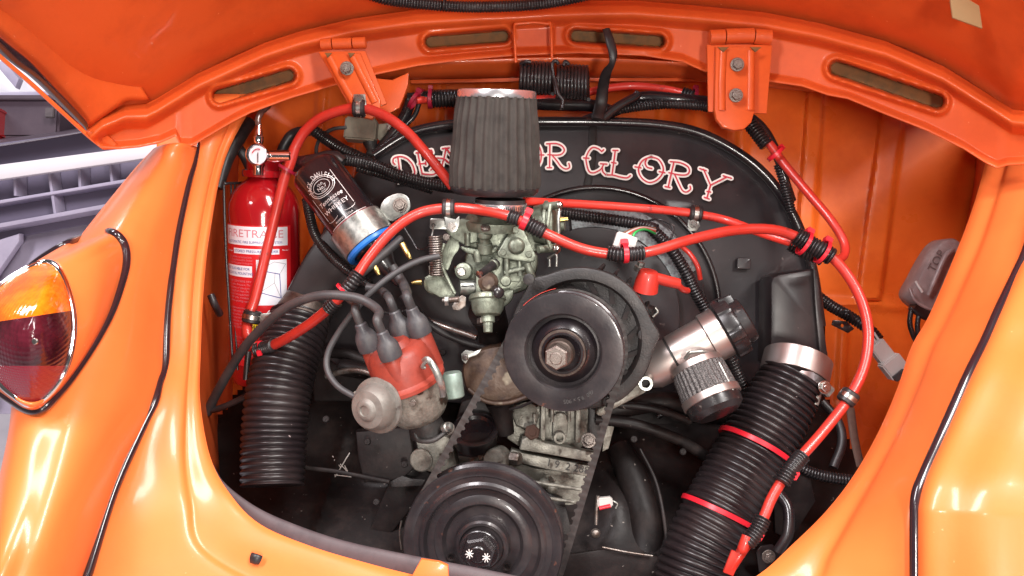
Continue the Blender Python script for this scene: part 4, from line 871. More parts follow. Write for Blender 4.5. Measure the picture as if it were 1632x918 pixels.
#SECTION_COIL
co = thing('ignition_coil', 'slanting black ignition coil can with a JACK DANIEL\'S label', 'ignition coil', (560, 350, .95))
ca = (.60, .78, .12); cc = (505, 275, .955)
Lc = 150
lathe('can', cc, ca, [(-10, 20), (-9, 35), (-4, 39), (0, 41), (Lc-3, 41)], COIL, co, 64)
fm0 = cylmap(cc, (-ca[0], -ca[1], -ca[2]), 41)
fm = lambda u, v, z=0: fm0(u, v, z)
# v measured upward from cc (negative = down along can)
def arc_text(s, cu_, cv, R, a0, a1, size, squash=1.0, mat=SIL):
    n = len(s)
    for i, ch in enumerate(s):
        if ch == ' ': continue
        a = math.radians(a0 + (a1-a0)*i/(n-1))
        def mp(x, y, z=0, a=a):
            x *= squash; uu = cu_ + (R+y)*math.sin(a) + x*math.cos(a); vv = cv + (R+y)*math.cos(a) - x*math.sin(a); return fm(uu, vv, .35)
        textmesh('label_letter', ch, mp, size, mat, co)
UC = -3
arc_text("JACK DANIEL'S", UC, -42, 22.5, -72, 84, 12, .60)
def loop_band(name, cu_, cv, ru, rv, w, mat=SIL, a0=0, a1=360, z=.4):
    V = []; Fc = []; n = 48
    for i in range(n+1):
        a = math.radians(a0 + (a1-a0)*i/n)
        for q in (0, w): V.append(fm(cu_ + (ru+q)*math.cos(a), cv + (rv+q)*math.sin(a), z))
    for i in range(n): Fc.append((2*i, 2*i+1, 2*i+3, 2*i+2))
    return mesh(name, V, Fc, mat, co, 0)
loop_band('label_ring', UC, -38, 22, 15.5, .9); loop_band('label_ring', UC, -38, 19.5, 13, .6); loop_band('label_ring', UC, -38, 14, 9.5, .8)
textmesh('label_word', 'OLD', lambda x, y, z=0: fm(UC+x, -34.5+y, .5), 5, SIL, co); textmesh('label_word', 'No.7', lambda x, y, z=0: fm(UC+x, -40+y, .5), 8, SIL, co); textmesh('label_word', 'BRAND', lambda x, y, z=0: fm(UC+x, -45+y, .5), 2.6, SIL, co)
textmesh('label_word', 'Tennessee', lambda x, y, z=0: fm(UC+x+y*.25, -62+y, .4), 10.5, SIL, co); textmesh('label_word', 'SOUR MASH', lambda x, y, z=0: fm(UC+x, -69+y, .4), 3.2, SIL, co)
textmesh('label_word', 'WHISKEY', lambda x, y, z=0: fm(UC+x*1.15, -76.5+y, .4), 9.5, SIL, co)
def line(u0, v0, u1, v1, w=.5):
    q = np.array([u1-u0, v1-v0]); n = np.array([-q[1], q[0]])/np.linalg.norm(q)*w; k = 6; V = []; Fc = []
    for i in range(k+1):
        p = np.array([u0, v0]) + q*i/k
        V += [fm(*(p+n), .35), fm(*(p-n), .35)]
    for i in range(k): Fc.append((2*i, 2*i+1, 2*i+3, 2*i+2))
    mesh('label_rule', V, Fc, SIL, co, 0)
line(UC-27, -44, UC-27, -86); line(UC+27, -22, UC+27, -86); 
loop_band('label_scroll', UC-16, -88, 11, 4, .6, SIL, 180, 330); loop_band('label_scroll', UC+16, -88, 11, 4, .6, SIL, 210, 360)
patch('label_rule', fm, -36, 36, -101.5, -102.5, .3, SIL, co, 14)
textmesh('label_word', 'COLA', lambda x, y, z=0: fm(UC+x, -108+y, .6), 7, LBW, co)
patch('crimson_band', fm, -52, 52, -103.5, -113, .4, PNKL, co, 20)
textmesh('label_word', 'WHISKEY & COLA', lambda x, y, z=0: fm(UC+x, -98+y, .4), 4.2, SIL, co)
ring('clamp_band', cc, ca, 41.5, 45, 105, 146, GAL, co, 72)
ring('blue_ring', cc, ca, 36, 44, 145, 155, BLU, co, 64, b=2.5)
lathe('coil_tower', cc, ca, [(148, 34), (158, 32), (160, 26), (172, 24), (190, 15), (212, 11), (225, 8)], BLK, co, 40)
plate('clamp_ear', cr([(612, 318), (632, 308), (648, 312), (654, 326), (650, 338), (634, 348), (622, 352), (606, 336)], 3, True).tolist(), .945, 5, GAL, co, 1.2)
inst('ear_bolt', HBD, (638, 327, .94), TOW, 9, co)
for (x, y) in ((650, 405), (600, 430)):
    tube('spade_terminal', [(x-9, y-17, .91), (x, y, .905), (x+4, y+8, .905)], [5, 4, 3], BRS, co, flat=(1, .5))
#SECTION_EXT
fe = thing('fire_extinguisher', 'red fire extinguisher bottle labelled FIRETRACE standing left in the bay', 'fire extinguisher', (430, 600, 1.08))
XA = (.040, -.985, .17); xb = (424, 592, 1.075)
lathe('bottle', xb, XA, [(-18, 40), (-12, 50), (0, 54), (255, 54), (268, 52.5), (282, 47), (294, 38), (302, 27), (308, 20)], XRD, fe, 72)
lathe('neck_collar', xb, XA, [(306, 22), (308, 31), (313, 32), (318, 31), (319, 25), (334, 25), (336, 23), (336, 8)], XRD, fe, 40)
lathe('neck_stem', xb, XA, [(334, 7), (344, 7)], CHR, fe, 24)
lathe('gauge', (411, 247, .99), (-.05, 0, 1), [(-8, 12), (-2, 17), (5, 18), (7, 17.5), (8, 16), (6, 15), (6, 2)], CHR, fe, 40)
lathe('gauge_face', (411, 247, .984), (-.05, 0, 1), [(0, 14.5), (.6, 14.5), (.6, 1)], LBW, fe, 32)
tube('gauge_needle', [(411, 259, .9815), (411, 243, .9815)], .8, PLA, fe, seg=6); 
tube('gauge_scale', [(x, y, .9815) for x, y in arc(411, 247, 9.5, 200, 290, 6)], .9, LET, fe, seg=6)
lathe('valve_body', (412, 268, 1.0), (0, -1, 0), [(-12, 8), (0, 8), (4, 10), (22, 10), (26, 7), (40, 7)], CHR, fe, 24)
lathe('valve_hex', (424, 249, 1.0), (1, 0, 0), [(-4, 9), (5, 9), (6, 7), (9, 7)], CHR, fe, seg=6)
lathe('valve_barrel', (430, 249, 1.0), (1, .02, .05), [(0, 8), (2, 10), (34, 10), (36, 8)], CHR, fe, 32)
lathe('hose_fitting', (412, 230, .995), (.02, -1, 0), [(0, 6), (4, 8), (12, 8), (14, 6), (22, 6), (26, 4.5), (34, 4)], CHR, fe, 24)
tube('pressure_hose', [(412, 200, .995), (411, 190, .995), (417, 178, 1.0), (428, 168, 1.02), (436, 150, 1.08)], 5, CLH, fe)
fx0 = cylmap(xb, XA, 54.0)
fx = lambda u, v, z=0: fx0(u, v, z)
patch('label_ground', fx, -58, 58, 22, 238, .3, LRD, fe, 20)
patch('title_strip', fx, -54, 52, 208, 236, .5, LBW, fe, 20)
textmesh('title', 'FIRETRACE', lambda x, y, z=0: fx(x*1.16-2, 225+y, .8), 16.5, PNK, fe)
textmesh('subtitle', 'AUTOMATIC FIRE SUPPRESSION SYSTEM', lambda x, y, z=0: fx(x*.92-2, 212.5+y, .8), 5.4, INK, fe)
patch('white_strip', fx, -34, 38, 195, 203, .5, LBW, fe, 12); textmesh('strip_text', 'STORED PRESSURE POWDER', lambda x, y, z=0: fx(x*.95+2, 199+y, .8), 5.6, INK, fe)
textmesh('strip_text', 'CONTAINS', lambda x, y, z=0: fx(x-44, 198+y, .6), 3, LBW, fe); textmesh('strip_text', 'Powder', lambda x, y, z=0: fx(x+48, 201+y, .6), 3.4, LBW, fe)
patch('white_strip', fx, -56, -2, 160, 177, .5, LBW, fe, 10)
textmesh('strip_text', 'NOT SUITABLE FOR', lambda x, y, z=0: fx(x*.95-29, 172+y, .8), 5.6, INK, fe); textmesh('strip_text', 'HORIZONTAL MOUNTING', lambda x, y, z=0: fx(x*.85-29, 165+y, .8), 5.6, INK, fe)
body_txt = ['To be installed in an enclosed area', 'only. The system should be checked', 'monthly. Check gauge is in the green']
body_txt2 = ['THIS UNIT CONTAINS DRY', 'Powder under Pressure. Do', 'not incinerate or puncture', 'Keep away from heat. Do', 'not use on live equipment', 'over 1000 volts. Ventilate', 'area before entering room']
for i, s in enumerate(body_txt): textmesh('small_print', s, lambda x, y, z=0, i=i: fx(x*.72-24, 190-i*4.6+y, .6), 4.3, PNK, fe)
for i, s in enumerate(body_txt2): textmesh('small_print', s, lambda x, y, z=0, i=i: fx(x-30, 153-i*5.0+y, .6), 4.4, PNK, fe)
for i, s in enumerate(body_txt2[::-1]): textmesh('small_print', s, lambda x, y, z=0, i=i: fx(x-26, 112-i*5.0+y, .6), 4.4, PNK, fe)
for i, s in enumerate(body_txt2): textmesh('small_print', s, lambda x, y, z=0, i=i: fx(x-22, 66-i*5.4+y, .6), 4.4, PNK, fe)
patch('diagram_panel', fx, 4, 50, 118, 187, .5, LBW, fe, 10)
def fl(a, b, w, mat):
    a = np.array(a, float); b = np.array(b, float); n = np.array([-(b-a)[1], (b-a)[0]]); n = n/np.linalg.norm(n)*w; V = []; 
    for i in range(5): p = a+(b-a)*i/4; V += [fx(*(p+n), .85), fx(*(p-n), .85)]
    mesh('diagram_line', V, [(2*i, 2*i+1, 2*i+3, 2*i+2) for i in range(4)], mat, fe, 0)
for a, b in (((8, 172), (38, 165)), ((38, 165), (40, 128)), ((40, 128), (9, 138)), ((9, 138), (8, 172))): fl(a, b, .55, INK)
for a, b in (((8, 172), (30, 184)), ((30, 184), (48, 180)), ((48, 180), (38, 165)), ((9, 138), (30, 152)), ((30, 152), (31, 168)), ((30, 152), (39, 130))): fl(a, b, .22, GRY)
patch('diagram_bottle', fx, 11, 15, 150, 160, .9, LRD, fe, 2)
textmesh('approval_mark', 'CE', lambda x, y, z=0: fx(x+28, 105+y, .8), 16, LBW, fe)
patch('yellow_strip', fx, -16, 30, 78, 89, .5, YEL, fe, 10); textmesh('serial', '74492/11', lambda x, y, z=0: fx(x+6, 83.5+y, .9), 10.5, PLA, fe)
br = thing('extinguisher_bracket', 'thin black wire cage bracket behind the fire extinguisher', 'bracket', (366, 600, 1.12))
tube('wire', [(392, 291, 1.04), (375, 292, 1.03), (360, 293, 1.02), (357, 300, 1.02), (360, 400, 1.01), (366, 500, 1.0), (372, 592, 1.0)], 2.2, PLA, br, seg=8)
tube('wire', [(368, 292, 1.04), (369, 330, 1.04), (372, 460, 1.03), (379, 590, 1.03)], 1.6, PLA, br, seg=8); tube('wire', [(374, 292, 1.05), (375, 320, 1.05)], 1.8, PLA, br, seg=8)
tube('wire', [(372, 590, 1.09), (420, 600, 1.02), (470, 596, 1.04)], 2.5, PLA, br, seg=8)
#SECTION_DIST
di = thing('distributor', 'distributor with red cap and grey leads, left of the drive belt', 'distributor', (690, 690, .89))
DA = (-.30, -.90, .32)
dc = (650, 606, .86)
lathe('cap_base', dc, DA, [(-4, 58), (-2, 61), (4, 61), (6, 57), (9, 53), (30, 51), (50, 47), (58, 42), (62, 34), (62, 4)], CAPR, di, 64)
def dpos(ox, oy):
    z = -(ox*DA[0] + oy*DA[1]) / DA[2]; sc_ = dc[2]/F; p = C3(dc) + sc_*V3((ox, oy, z)); return (p[0]/-p[2]*F+W/2, -p[1]/-p[2]*F+H/2, -p[2])
TWR = dict(left=dpos(-41, 6), front=dpos(0, 12), right=dpos(40, -19), back=dpos(12, -13))
for q in TWR.values(): lathe('cap_tower', q, DA, [(2, 17), (40, 16), (76, 14.5), (78, 13)], CAPR, di, 28)
lathe('cap_crown', dc, DA, [(55, 30), (68, 24), (72, 20), (72, 4)], CAPR, di, 28)
def along(q, h):
    p = C3(q) + q[2]/F*h*nrm(V3(DA)); return (p[0]/-p[2]*F+W/2, -p[1]/-p[2]*F+H/2, -p[2])
lathe('distributor_body', dc, DA, [(-72, 26), (-66, 40), (-52, 50), (-30, 53), (-8, 54), (-4, 56)], ALU, di, 56)
plate('mounting_flange', [(630, 625), (668, 612), (672, 640), (640, 650)], .838, 5, ALU, di, 1.5)
inst('screw', HBD, (658, 640, .832), (-.1, .2, 1), 6.5, di)
lathe('collar', dc, DA, [(-96, 30), (-80, 28), (-76, 28), (-70, 25)], DAL, di, 40)
tube('clamp_band', [(660, 690, .865), (668, 702, .862), (690, 702, .858), (708, 690, .862), (716, 680, .866)], 4, DAL, di); lathe('clamp_screw', (712, 681, .86), (.7, -.3, .6), [(-6, 8), (2, 8), (3, 6), (10, 5), (11, 2)], GAL, di, seg=16)
tube('spring_clip', [(674, 576, .822), (682, 573, .815), (694, 590, .815), (704, 615, .82), (706, 632, .83)], [4, 5, 6, 6, 5], GAL, di, flat=(1, .4))
tube('spring_clip', [(682, 573, .815), (673, 584, .818), (678, 586, .82)], 3, GAL, di)
tube('second_clip', [(594, 606, .835), (596, 616, .835), (606, 624, .835)], 3, GAL, di)
lathe('condenser', (722, 612, .88), (-.12, -.98, .1), [(-22, 14), (-20, 16), (16, 16), (19, 14), (19, 3)], M('pale_green_can', (.24, .31, .27), .5, metal=.3, col2=(.16, .2, .17), nscale=60), di, 32)
VX = (-.45, .12, .88)
lathe('vacuum_canister', (598, 648, .83), VX, [(-16, 32), (-12, 44), (-8, 46), (-4, 45), (-3, 38), (2, 37.5), (14, 36), (21, 30), (23, 19), (27, 16), (29, 13), (29, 9), (27, 8), (27, 2)], DZN, di, 56)
tube('canister_spigot', [(584, 640, .85), (574, 634, .855), (566, 628, .86)], [9, 7, 6], ALU, di)
lathe('canister_arm', (630, 650, .865), (.9, .05, .1), [(-10, 12), (30, 11)], ALU, di)
# leads and their boots
def lead(pts, r, boot, label, baxis=DA):
    boot = TWR[boot]; pts = list(pts) + [along(boot, 126), along(boot, 105)]
    t = thing('ignition_lead', label, 'ignition lead', pts[-1], 'grey ignition leads on the distributor cap')
    tube('cable', pts, r, GRY, t, seg=14)
    lathe('boot', boot, baxis, [(60, 15.5), (61, 18), (66, 18.5), (82, 17.5), (88, 15), (95, 10.5), (105, 9.5), (107, 7.5)], BOOT, t, 32)
    return t
lead([(330, 658, 1.0), (350, 618, .98), (385, 560, .94), (420, 520, .90), (460, 488, .87), (510, 471, .85), (560, 473, .84), (588, 483, .835), (604, 497, .825)], 7.5, 'front', 'thick grey lead sweeping from lower left bay corner over to the front cap tower')
lead([(640, 380, .93), (560, 450, .89), (548, 462, .875), (556, 475, .86), (566, 484, .855)], 7, 'left', 'grey lead plugged into the leftmost tower of the red cap')
lead([(585, 458, .90), (605, 462, .895), (616, 470, .88)], 7, 'back', 'grey lead partly hidden behind the two front boots')
lead([(625, 425, .89), (640, 448, .885), (648, 465, .865)], 8, 'right', 'straight grey lead from the coil into the rightmost cap tower')
vh = cable([(700, 408, .88), (670, 415, .875), (635, 432, .87), (600, 458, .866), (568, 492, .87), (540, 530, .875), (523, 562, .875), (522, 590, .87), (538, 615, .862), (566, 633, .856)], 5.2, GRY, 'thin dark vacuum hose looping from the carburettor to the canister', 'vacuum hose', 'vacuum_hose')
cable([(640, 470, .94), (690, 520, .95), (740, 545, .96), (790, 560, .97)], 6, RUB, 'black rubber pipe slanting behind the red distributor cap', 'pipe', 'rubber_pipe')
cable([(585, 468, .93), (600, 490, .93), (625, 500, .93), (655, 492, .93)], 2, PLA, 'thin black wire below the coil', 'wire', 'wire')
cable([(636, 350, .92), (655, 380, .915), (668, 398, .91), (690, 392, .905)], 1.6, PLA, 'thin black wire from the coil to the carburettor spring', 'wire', 'wire')
cable([(812, 652, .93), (830, 648, .92), (848, 640, .91), (856, 636, .905)], 2.2, PLA, 'short thin black wire under the alternator pulley', 'wire', 'wire')
#SECTION_HOSES
lh = thing('heater_hose', 'upright black ribbed hose on the left of the bay', 'ribbed hose', (435, 775, .93), 'black ribbed heater hoses')
tube('hose', [(478, 508, 1.0), (468, 540, .985), (452, 590, .965), (442, 640, .95), (437, 700, .94), (434, 774, .925)], [46, 48, 50, 50, 50, 48], DUCT, lh, corr=(10.2, 2.4), seg=56)
lathe('collar', (484, 498, 1.0), (-.35, .85, .2), [(-22, 36), (-18, 38), (6, 43), (8, 42)], DST2, lh, 48)
rh = thing('heater_hose', 'large slanting black ribbed hose with two red ties on the right', 'ribbed hose', (1100, 900, .85), 'black ribbed heater hoses')
tube('hose', [(1264, 602, .955), (1241, 645, .948), (1203, 716, .935), (1172, 772, .922), (1147, 820, .91), (1118, 882, .90), (1098, 950, .89)], [49, 54, 57, 58, 59, 60, 60], DUCT, rh, corr=(11.0, 2.6), seg=60)
ring('clamp_collar', (1268, 588, .965), (-.33, .83, .35), 50, 53.5, -20, 16, PCH, rh, 64)
obox('clamp_block', (1318, 622, .93), (16, 18, 12), (.7, .7, 0), (-.6, .7, .2), GAL, rh, .15)
inst('clamp_screw', HB, (1314, 617, .92), (.1, -.1, 1), 8, rh)
plate('clamp_tongue', rot2(rrect(7, 20, 1), (1304, 636), 15), .925, 4, GAL, rh, .6)
for (c, r, l, hd) in (((1205, 713, .918), 60, 'upper red tie around the big slanting ribbed hose', 0), ((1146, 822, .885), 63, 'lower red tie around the big slanting ribbed hose', 0)):
    pass
def hose_tie(c, axis, r, w, label, headpx):
    t = thing('cable_tie', label, 'cable tie', c, 'cable ties around the tubing and wiring')
    ring('strap', c, axis, r, r+1.8, -w/2, w/2, TIE, t, 72, b=.5)
    obox('ratchet_head', headpx, (14, 15, 10), (.85, .5, 0), (-.4, .9, 0), TIE, t, .15); return t
hose_tie((1205, 713, .9355), (-.50, .84, .20), 61.5, 8, 'upper red cable tie strapped around the big slanting hose', (1265, 756, .812))
hose_tie((1148, 819, .9105), (-.44, .87, .20), 63.5, 8, 'lower red cable tie strapped around the big slanting hose', (1209, 853, .792))
# oil filler
of = thing('oil_filler', 'polished oil filler tube with black screw cap, right of the alternator', 'oil filler', (1030, 600, .93))
OA = (.86, -.49, .14); oc = (1040, 588, .93)
lathe('lower_tube', oc, OA, [(-14, 26), (0, 33), (36, 34), (37, 32), (39, 32)], PCH, of, 56)
lathe('upper_tube', oc, OA, [(38, 33), (40, 36), (98, 37)], PCH, of, 56); ring('tube_seam', oc, OA, 33, 34.6, 36, 39.5, DAL, of, 48, b=.3)
lathe('cap_collar', oc, OA, [(98, 38), (100, 41), (124, 41), (126, 39)], PCH, of, 56)
lathe('filler_cap', oc, OA, [(125, 43), (128, 47), (146, 47), (150, 45), (152, 38), (166, 36), (168, 33), (168, 4)], PLA, of, 96, fr=lambda t, h, r: 1 + (.05 if (math.sin(t*6) > .55 and r > 40) else 0))
plate('cap_grip', [(1143, 478), (1165, 469), (1202, 530), (1182, 545)], .905, 14, PLA, of, 4)
plate('mounting_arm', cr([(1044, 598), (1034, 622), (1010, 636), (980, 652), (958, 664), (950, 655), (975, 640), (1000, 620), (1018, 586), (1032, 578)], 3, True).tolist(), .93, 24, ALU, of, 5)
ring('bolt_eye', (1029, 611, .908), (-.1, 0, 1), 7, 12, -6, 4, GAL, of, 32); lathe('eye_bottom', (1029, 611, .915), TOW, [(0, 8), (1, 8), (1, 2)], TIN, of)
bf = thing('breather_filter', 'small gauze breather filter with steel bands hanging under the oil filler', 'breather filter', (1128, 600, .90))
BA = (.33, .85, .40); bc = (1108, 580, .90)
lathe('top_band', bc, BA, [(-2, 32), (0, 42), (10, 43), (11, 41)], PCH, bf, 56)
lathe('gauze', bc, BA, [(10, 42), (54, 45)], MSH, bf, 300, fr=lambda t, h, r: 1 + .022*math.sin(t*34))
lathe('lower_band', bc, BA, [(53, 46), (54, 47.5), (65, 47.5), (66, 46)], PCH, bf, 56)
lathe('end_cap', bc, BA, [(65, 45), (80, 43), (88, 33), (89, 4)], PLA, bf, 48)
tube('band_seam', [(1146, 578, .875), (1157, 600, .868), (1168, 622, .86)], 2.6, GAL, bf)
tube('band_clip', [(1092, 572, .885), (1100, 562, .88), (1118, 560, .878), (1128, 563, .88)], 3, GAL, bf)
#SECTION_TUBES
rt = 'red detection tubing of the extinguisher system'
def red(pts, r, label, mat=RED): return tag(tube('red_tube', pts, r, mat, seg=16), label, 'red tube', rt)
red([(414, 556, .97), (402, 548, .97), (394, 530, .97), (396, 508, .98), (408, 470, .99), (425, 400, 1.0), (442, 330, 1.0), (453, 285, 1.0), (462, 262, 1.0), (472, 232, 1.0), (490, 205, .995), (520, 184, .985), (570, 172, .975), (612, 184, .97), (648, 210, .965), (678, 243, .955), (700, 270, .95), (722, 298, .95)], 8.2, 'red tube arching from the extinguisher up over the left hinge to the filter')
red([(413, 556, .95), (440, 548, .93), (485, 522, .90), (520, 495, .88), (543, 472, .87), (560, 452, .865), (590, 408, .865), (625, 368, .87), (665, 341, .875), (710, 332, .875), (760, 334, .868), (815, 346, .85), (870, 372, .845), (930, 397, .85), (990, 406, .85), (1040, 400, .855), (1100, 382, .87), (1170, 367, .89), (1230, 366, .90), (1275, 380, .905), (1320, 405, .90), (1352, 440, .89), (1375, 485, .88), (1384, 535, .87), (1376, 588, .86), (1352, 636, .85), (1310, 690, .835), (1262, 745, .82), (1232, 790, .81), (1212, 835, .80), (1180, 882, .795), (1165, 905, .795)], 8.3, 'longest red tube, crossing the whole engine and ending at the lower right')
red([(835, 321, .93), (900, 324, .96), (980, 329, .98), (1060, 335, .985), (1110, 341, .985), (1160, 352, .975), (1215, 372, .945), (1265, 388, .925), (1300, 400, .92)], 6.8, 'straight red tube in front of the GLORY lettering', RDD)
red([(664, 160, 1.09), (700, 158, 1.10), (800, 160, 1.10), (900, 155, 1.10), (960, 142, 1.10), (1010, 137, 1.10), (1060, 142, 1.09), (1092, 149, 1.08)], 6, 'dull red tube running behind the springs along the bay top', RDD)
red([(1195, 200, 1.03), (1225, 228, 1.02), (1250, 262, 1.01), (1290, 310, .99), (1325, 352, .97), (1345, 386, .96), (1345, 407, .95), (1332, 414, .94), (1318, 408, .935)], 7, 'red tube hooking back at the right side of the shroud')
tube_end = thing('tube_end_tab', 'flattened red tube end at the bottom right near the big hose', 'tube end', (1165, 900, .79))
obox('pinched_end', (1167, 897, .792), (17, 38, 6), (.9, .35, 0), (-.38, .92, 0), RED, tube_end, .15)
lathe('end_dome', (1186, 868, .788), (-.4, .9, .2), [(-14, 8.5), (8, 8.5), (14, 5), (16, 1)], RED, tube_end, 24)
# black convolute sleeves on the tube
sl = 'black spiral sleeves on the red tube'
def sleeve(pts, r, label): return tag(tube('tube_sleeve', pts, r, PLA, corr=(5.2, 1.2), seg=16), label, 'sleeve', sl)
sleeve([(572, 436, .864), (560, 452, .862), (546, 470, .868)], 11, 'black sleeve on the main tube just above the crossing leads')
sleeve([(536, 480, .872), (524, 493, .878)], 11, 'short black sleeve on the main tube where it dips left of the leads')
sleeve([(410, 557, .949), (426, 553, .938), (436, 550, .93)], 10, 'black sleeve where main tube turns at the left hose')
sleeve([(812, 345, .849), (828, 350, .846)], 11, 'black sleeve left of the red tie over the carburettor')
sleeve([(842, 357, .845), (868, 371, .843)], 12, 'black sleeve right of the red tie over the carburettor')
sleeve([(968, 403, .849), (990, 406, .848), (1026, 403, .852)], 11, 'black sleeve below the white connector on the alternator')
sleeve([(1268, 375, .905), (1290, 389, .903), (1308, 399, .90), (1326, 410, .898)], 14, 'black sleeve of the main tube at the right shroud edge')
sleeve([(1260, 388, .93), (1285, 402, .925), (1312, 412, .92)], 12, 'black sleeve behind the pair of ties at the right shroud edge')
sleeve([(1278, 727, .824), (1260, 748, .815), (1246, 770, .810)], 12.5, 'black sleeve under the upper hose tie')
sleeve([(1216, 826, .798), (1207, 845, .794), (1190, 868, .790)], 12.5, 'black sleeve under the lower hose tie')
sleeve([(690, 158, 1.085), (730, 157, 1.085)], 13, 'black sleeve at the top left just beside the chrome filter cap')
sleeve([(1088, 148, 1.08), (1106, 154, 1.075)], 9, 'black sleeve beside the right hinge')
sleeve([(1196, 198, 1.03), (1222, 232, 1.02)], 11, 'black sleeve below the right hinge')
tie((548, 462, .866), (-.6, .7, 0), 13, 'red tie on the main tube left of the coil tower', 5, 200)
tie((417, 556, .946), (1, -.2, 0), 12, 'red tie where the main tube turns at the left hose', 5, 200)
tie((836, 353, .845), (.9, .4, 0), 13, 'red tie over the carburettor beside the choke housing', 10, 90, hs=1.5)
tie((997, 404, .849), (.98, -.05, 0), 14, 'red tie strapping the white connector to the tube', 8, 60, hs=1.6, tail=16)
tie((1282, 388, .904), (.85, .5, 0), 19, 'left one of the paired red ties at the right shroud edge', 6, 70, hs=1.5)
tie((1311, 402, .90), (.85, .5, 0), 19, 'right one of the paired red ties at the right shroud edge', 6, 70, hs=1.5)
tie((1107, 156, 1.07), (1, .15, 0), 14, 'red tie on the wiring next to the right hinge', 6, 80, hs=1, TIE=TDK)
tie((1236, 245, 1.01), (.7, .75, 0), 14, 'red tie around tube and wiring right of the lettering', 6, 60, hs=1.2)
tie((686, 157, 1.083), (1, .05, 0), 15, 'dark red tie nearest the chrome cap at the top', 6, 110, hs=.9, TIE=TDK)
tie((660, 160, 1.08), (.75, .5, 0), 14, 'dark red tie with a long tail above the shroud left end', 6, 110, hs=1.2, tail=26, TIE=TDK)
tie((457, 270, 1.0), (-.5, .85, 0), 13, 'dark red tie in front of the extinguisher valve', 5, 170, hs=1.2, tail=-30, TIE=TDK)
def clampat(c, ax, lab, tab=None, bolt=None, w=10, r=9.5): return clip(c, ax, r, lab, tab, w, bolt)
clampat((573, 172, .972), (1, .05, 0), 'black clip bolted to the foot of the left hinge', [(563, 150), (582, 150), (584, 170), (565, 172)], (572, 160, 7))
clampat((715, 332, .874), (1, .02, 0), 'black clip with silver tab above the carburettor spring', [(708, 345), (726, 350), (732, 344), (732, 358), (728, 368), (720, 371), (712, 366), (710, 356)], (720, 361, 5))
clampat((1108, 341, .984), (1, .1, 0), 'black clip with silver tab under the letter Y', [(1097, 350), (1113, 350), (1116, 360), (1110, 368), (1100, 368), (1096, 360)], (1105, 357, 5), r=8)
clampat((1352, 633, .849), (-.6, .8, 0), 'black rubber clip where the main tube leaves the right wall', w=11)
clampat((402, 505, .975), (-.2, .9, 0), 'black rubber clip on the tube in front of the yellow sticker', [(414, 500), (432, 498), (438, 506), (426, 516), (414, 514)], (427, 507, 4), w=10)
# conduits and looms
conduit([(500, 208, 1.06), (520, 222, 1.06), (545, 238, 1.05), (575, 252, 1.045), (600, 268, 1.045)], 9, 'black corrugated conduit passing under the grey box')
conduit([(530, 255, 1.03), (560, 256, 1.025), (600, 265, 1.02), (640, 281, 1.015), (700, 296, 1.01), (730, 300, 1.01)], 9, 'black corrugated conduit crossing the first letters D and E')
conduit([(570, 268, 1.035), (620, 282, 1.03), (690, 304, 1.03)], 6, 'thin black conduit just below the one over the letters')
conduit([(489, 318, 1.03), (494, 345, 1.02), (503, 375, 1.01), (525, 405, .99), (555, 432, .97), (590, 455, .96)], 7.5, 'black corrugated conduit curving down beside the extinguisher')
conduit([(846, 330, 1.01), (900, 340, 1.01), (960, 348, 1.0), (1020, 358, .99), (1046, 366, .98)], 9, 'black corrugated conduit leading to the white connector wires', 5)
conduit([(1040, 366, .975), (1068, 395, .97), (1092, 432, .97), (1108, 465, .975), (1140, 520, .98), (1166, 575, .98), (1186, 620, .98)], 9.5, 'black corrugated conduit passing behind the oil filler cap', 5)
conduit([(1300, 470, 1.1), (1325, 488, 1.1), (1355, 505, 1.1), (1385, 525, 1.09), (1400, 542, 1.08)], 9, 'black corrugated conduit on the right firewall feeding the white plug', 5)
conduit([(1262, 735, .93), (1290, 752, .93), (1330, 762, .93), (1380, 768, .93)], 8.5, 'black corrugated conduit running right from the big hose', 5)
conduit([(960, 182, 1.06), (1000, 172, 1.06), (1060, 166, 1.06), (1110, 168, 1.05), (1135, 172, 1.04)], 7.5, 'black corrugated conduit above the shroud beside right hinge')
conduit([(1240, 262, 1.03), (1252, 300, 1.03), (1262, 340, 1.03)], 7, 'black corrugated conduit hugging the right top of the shroud')
cable([(655, 160, 1.10), (645, 185, 1.10), (625, 215, 1.10), (600, 245, 1.10)], 9, BLK, 'taped black loom descending left of the chrome filter cap', 'wiring loom', 'wiring_loom')
cable([(668, 165, 1.095), (660, 185, 1.095), (640, 205, 1.095), (615, 230, 1.09)], 4, PLA, 'thin loose wire beside the left taped loom', 'wire', 'wire')
cable([(650, 158, 1.10), (720, 152, 1.10), (800, 160, 1.11), (870, 166, 1.1), (940, 168, 1.09), (975, 178, 1.08)], 10, BLK, 'thick taped black loom behind the chrome cap and springs', 'wiring loom', 'wiring_loom')
cable([(930, 192, 1.08), (975, 178, 1.07), (1020, 156, 1.07), (1080, 158, 1.06), (1140, 164, 1.06), (1180, 178, 1.05), (1215, 205, 1.04), (1240, 250, 1.03), (1252, 290, 1.03), (1262, 320, 1.04)], [7, 10, 10, 9, 8, 8, 8, 7, 7], BLK, 'taped black loom passing behind the right hinge', 'wiring loom', 'wiring_loom')
cable([(960, 190, 1.05), (985, 170, 1.05), (1012, 155, 1.05), (1018, 148, 1.05)], 7, BLK, 'short taped branch rising beside the tape strap', 'wiring loom', 'wiring_loom')
cable([(398, 195, 1.08), (380, 215, 1.06), (362, 250, 1.05), (348, 300, 1.04)], [10, 14, 12, 8], RUB, 'black rubber seal strip beside the extinguisher gauge', 'rubber strip', 'rubber_strip')
cable([(372, 225, 1.09), (390, 250, 1.09), (405, 280, 1.12), (425, 300, 1.16)], 8, RUB, 'black strap crossing behind the extinguisher gauge', 'strap', 'rubber_strap')
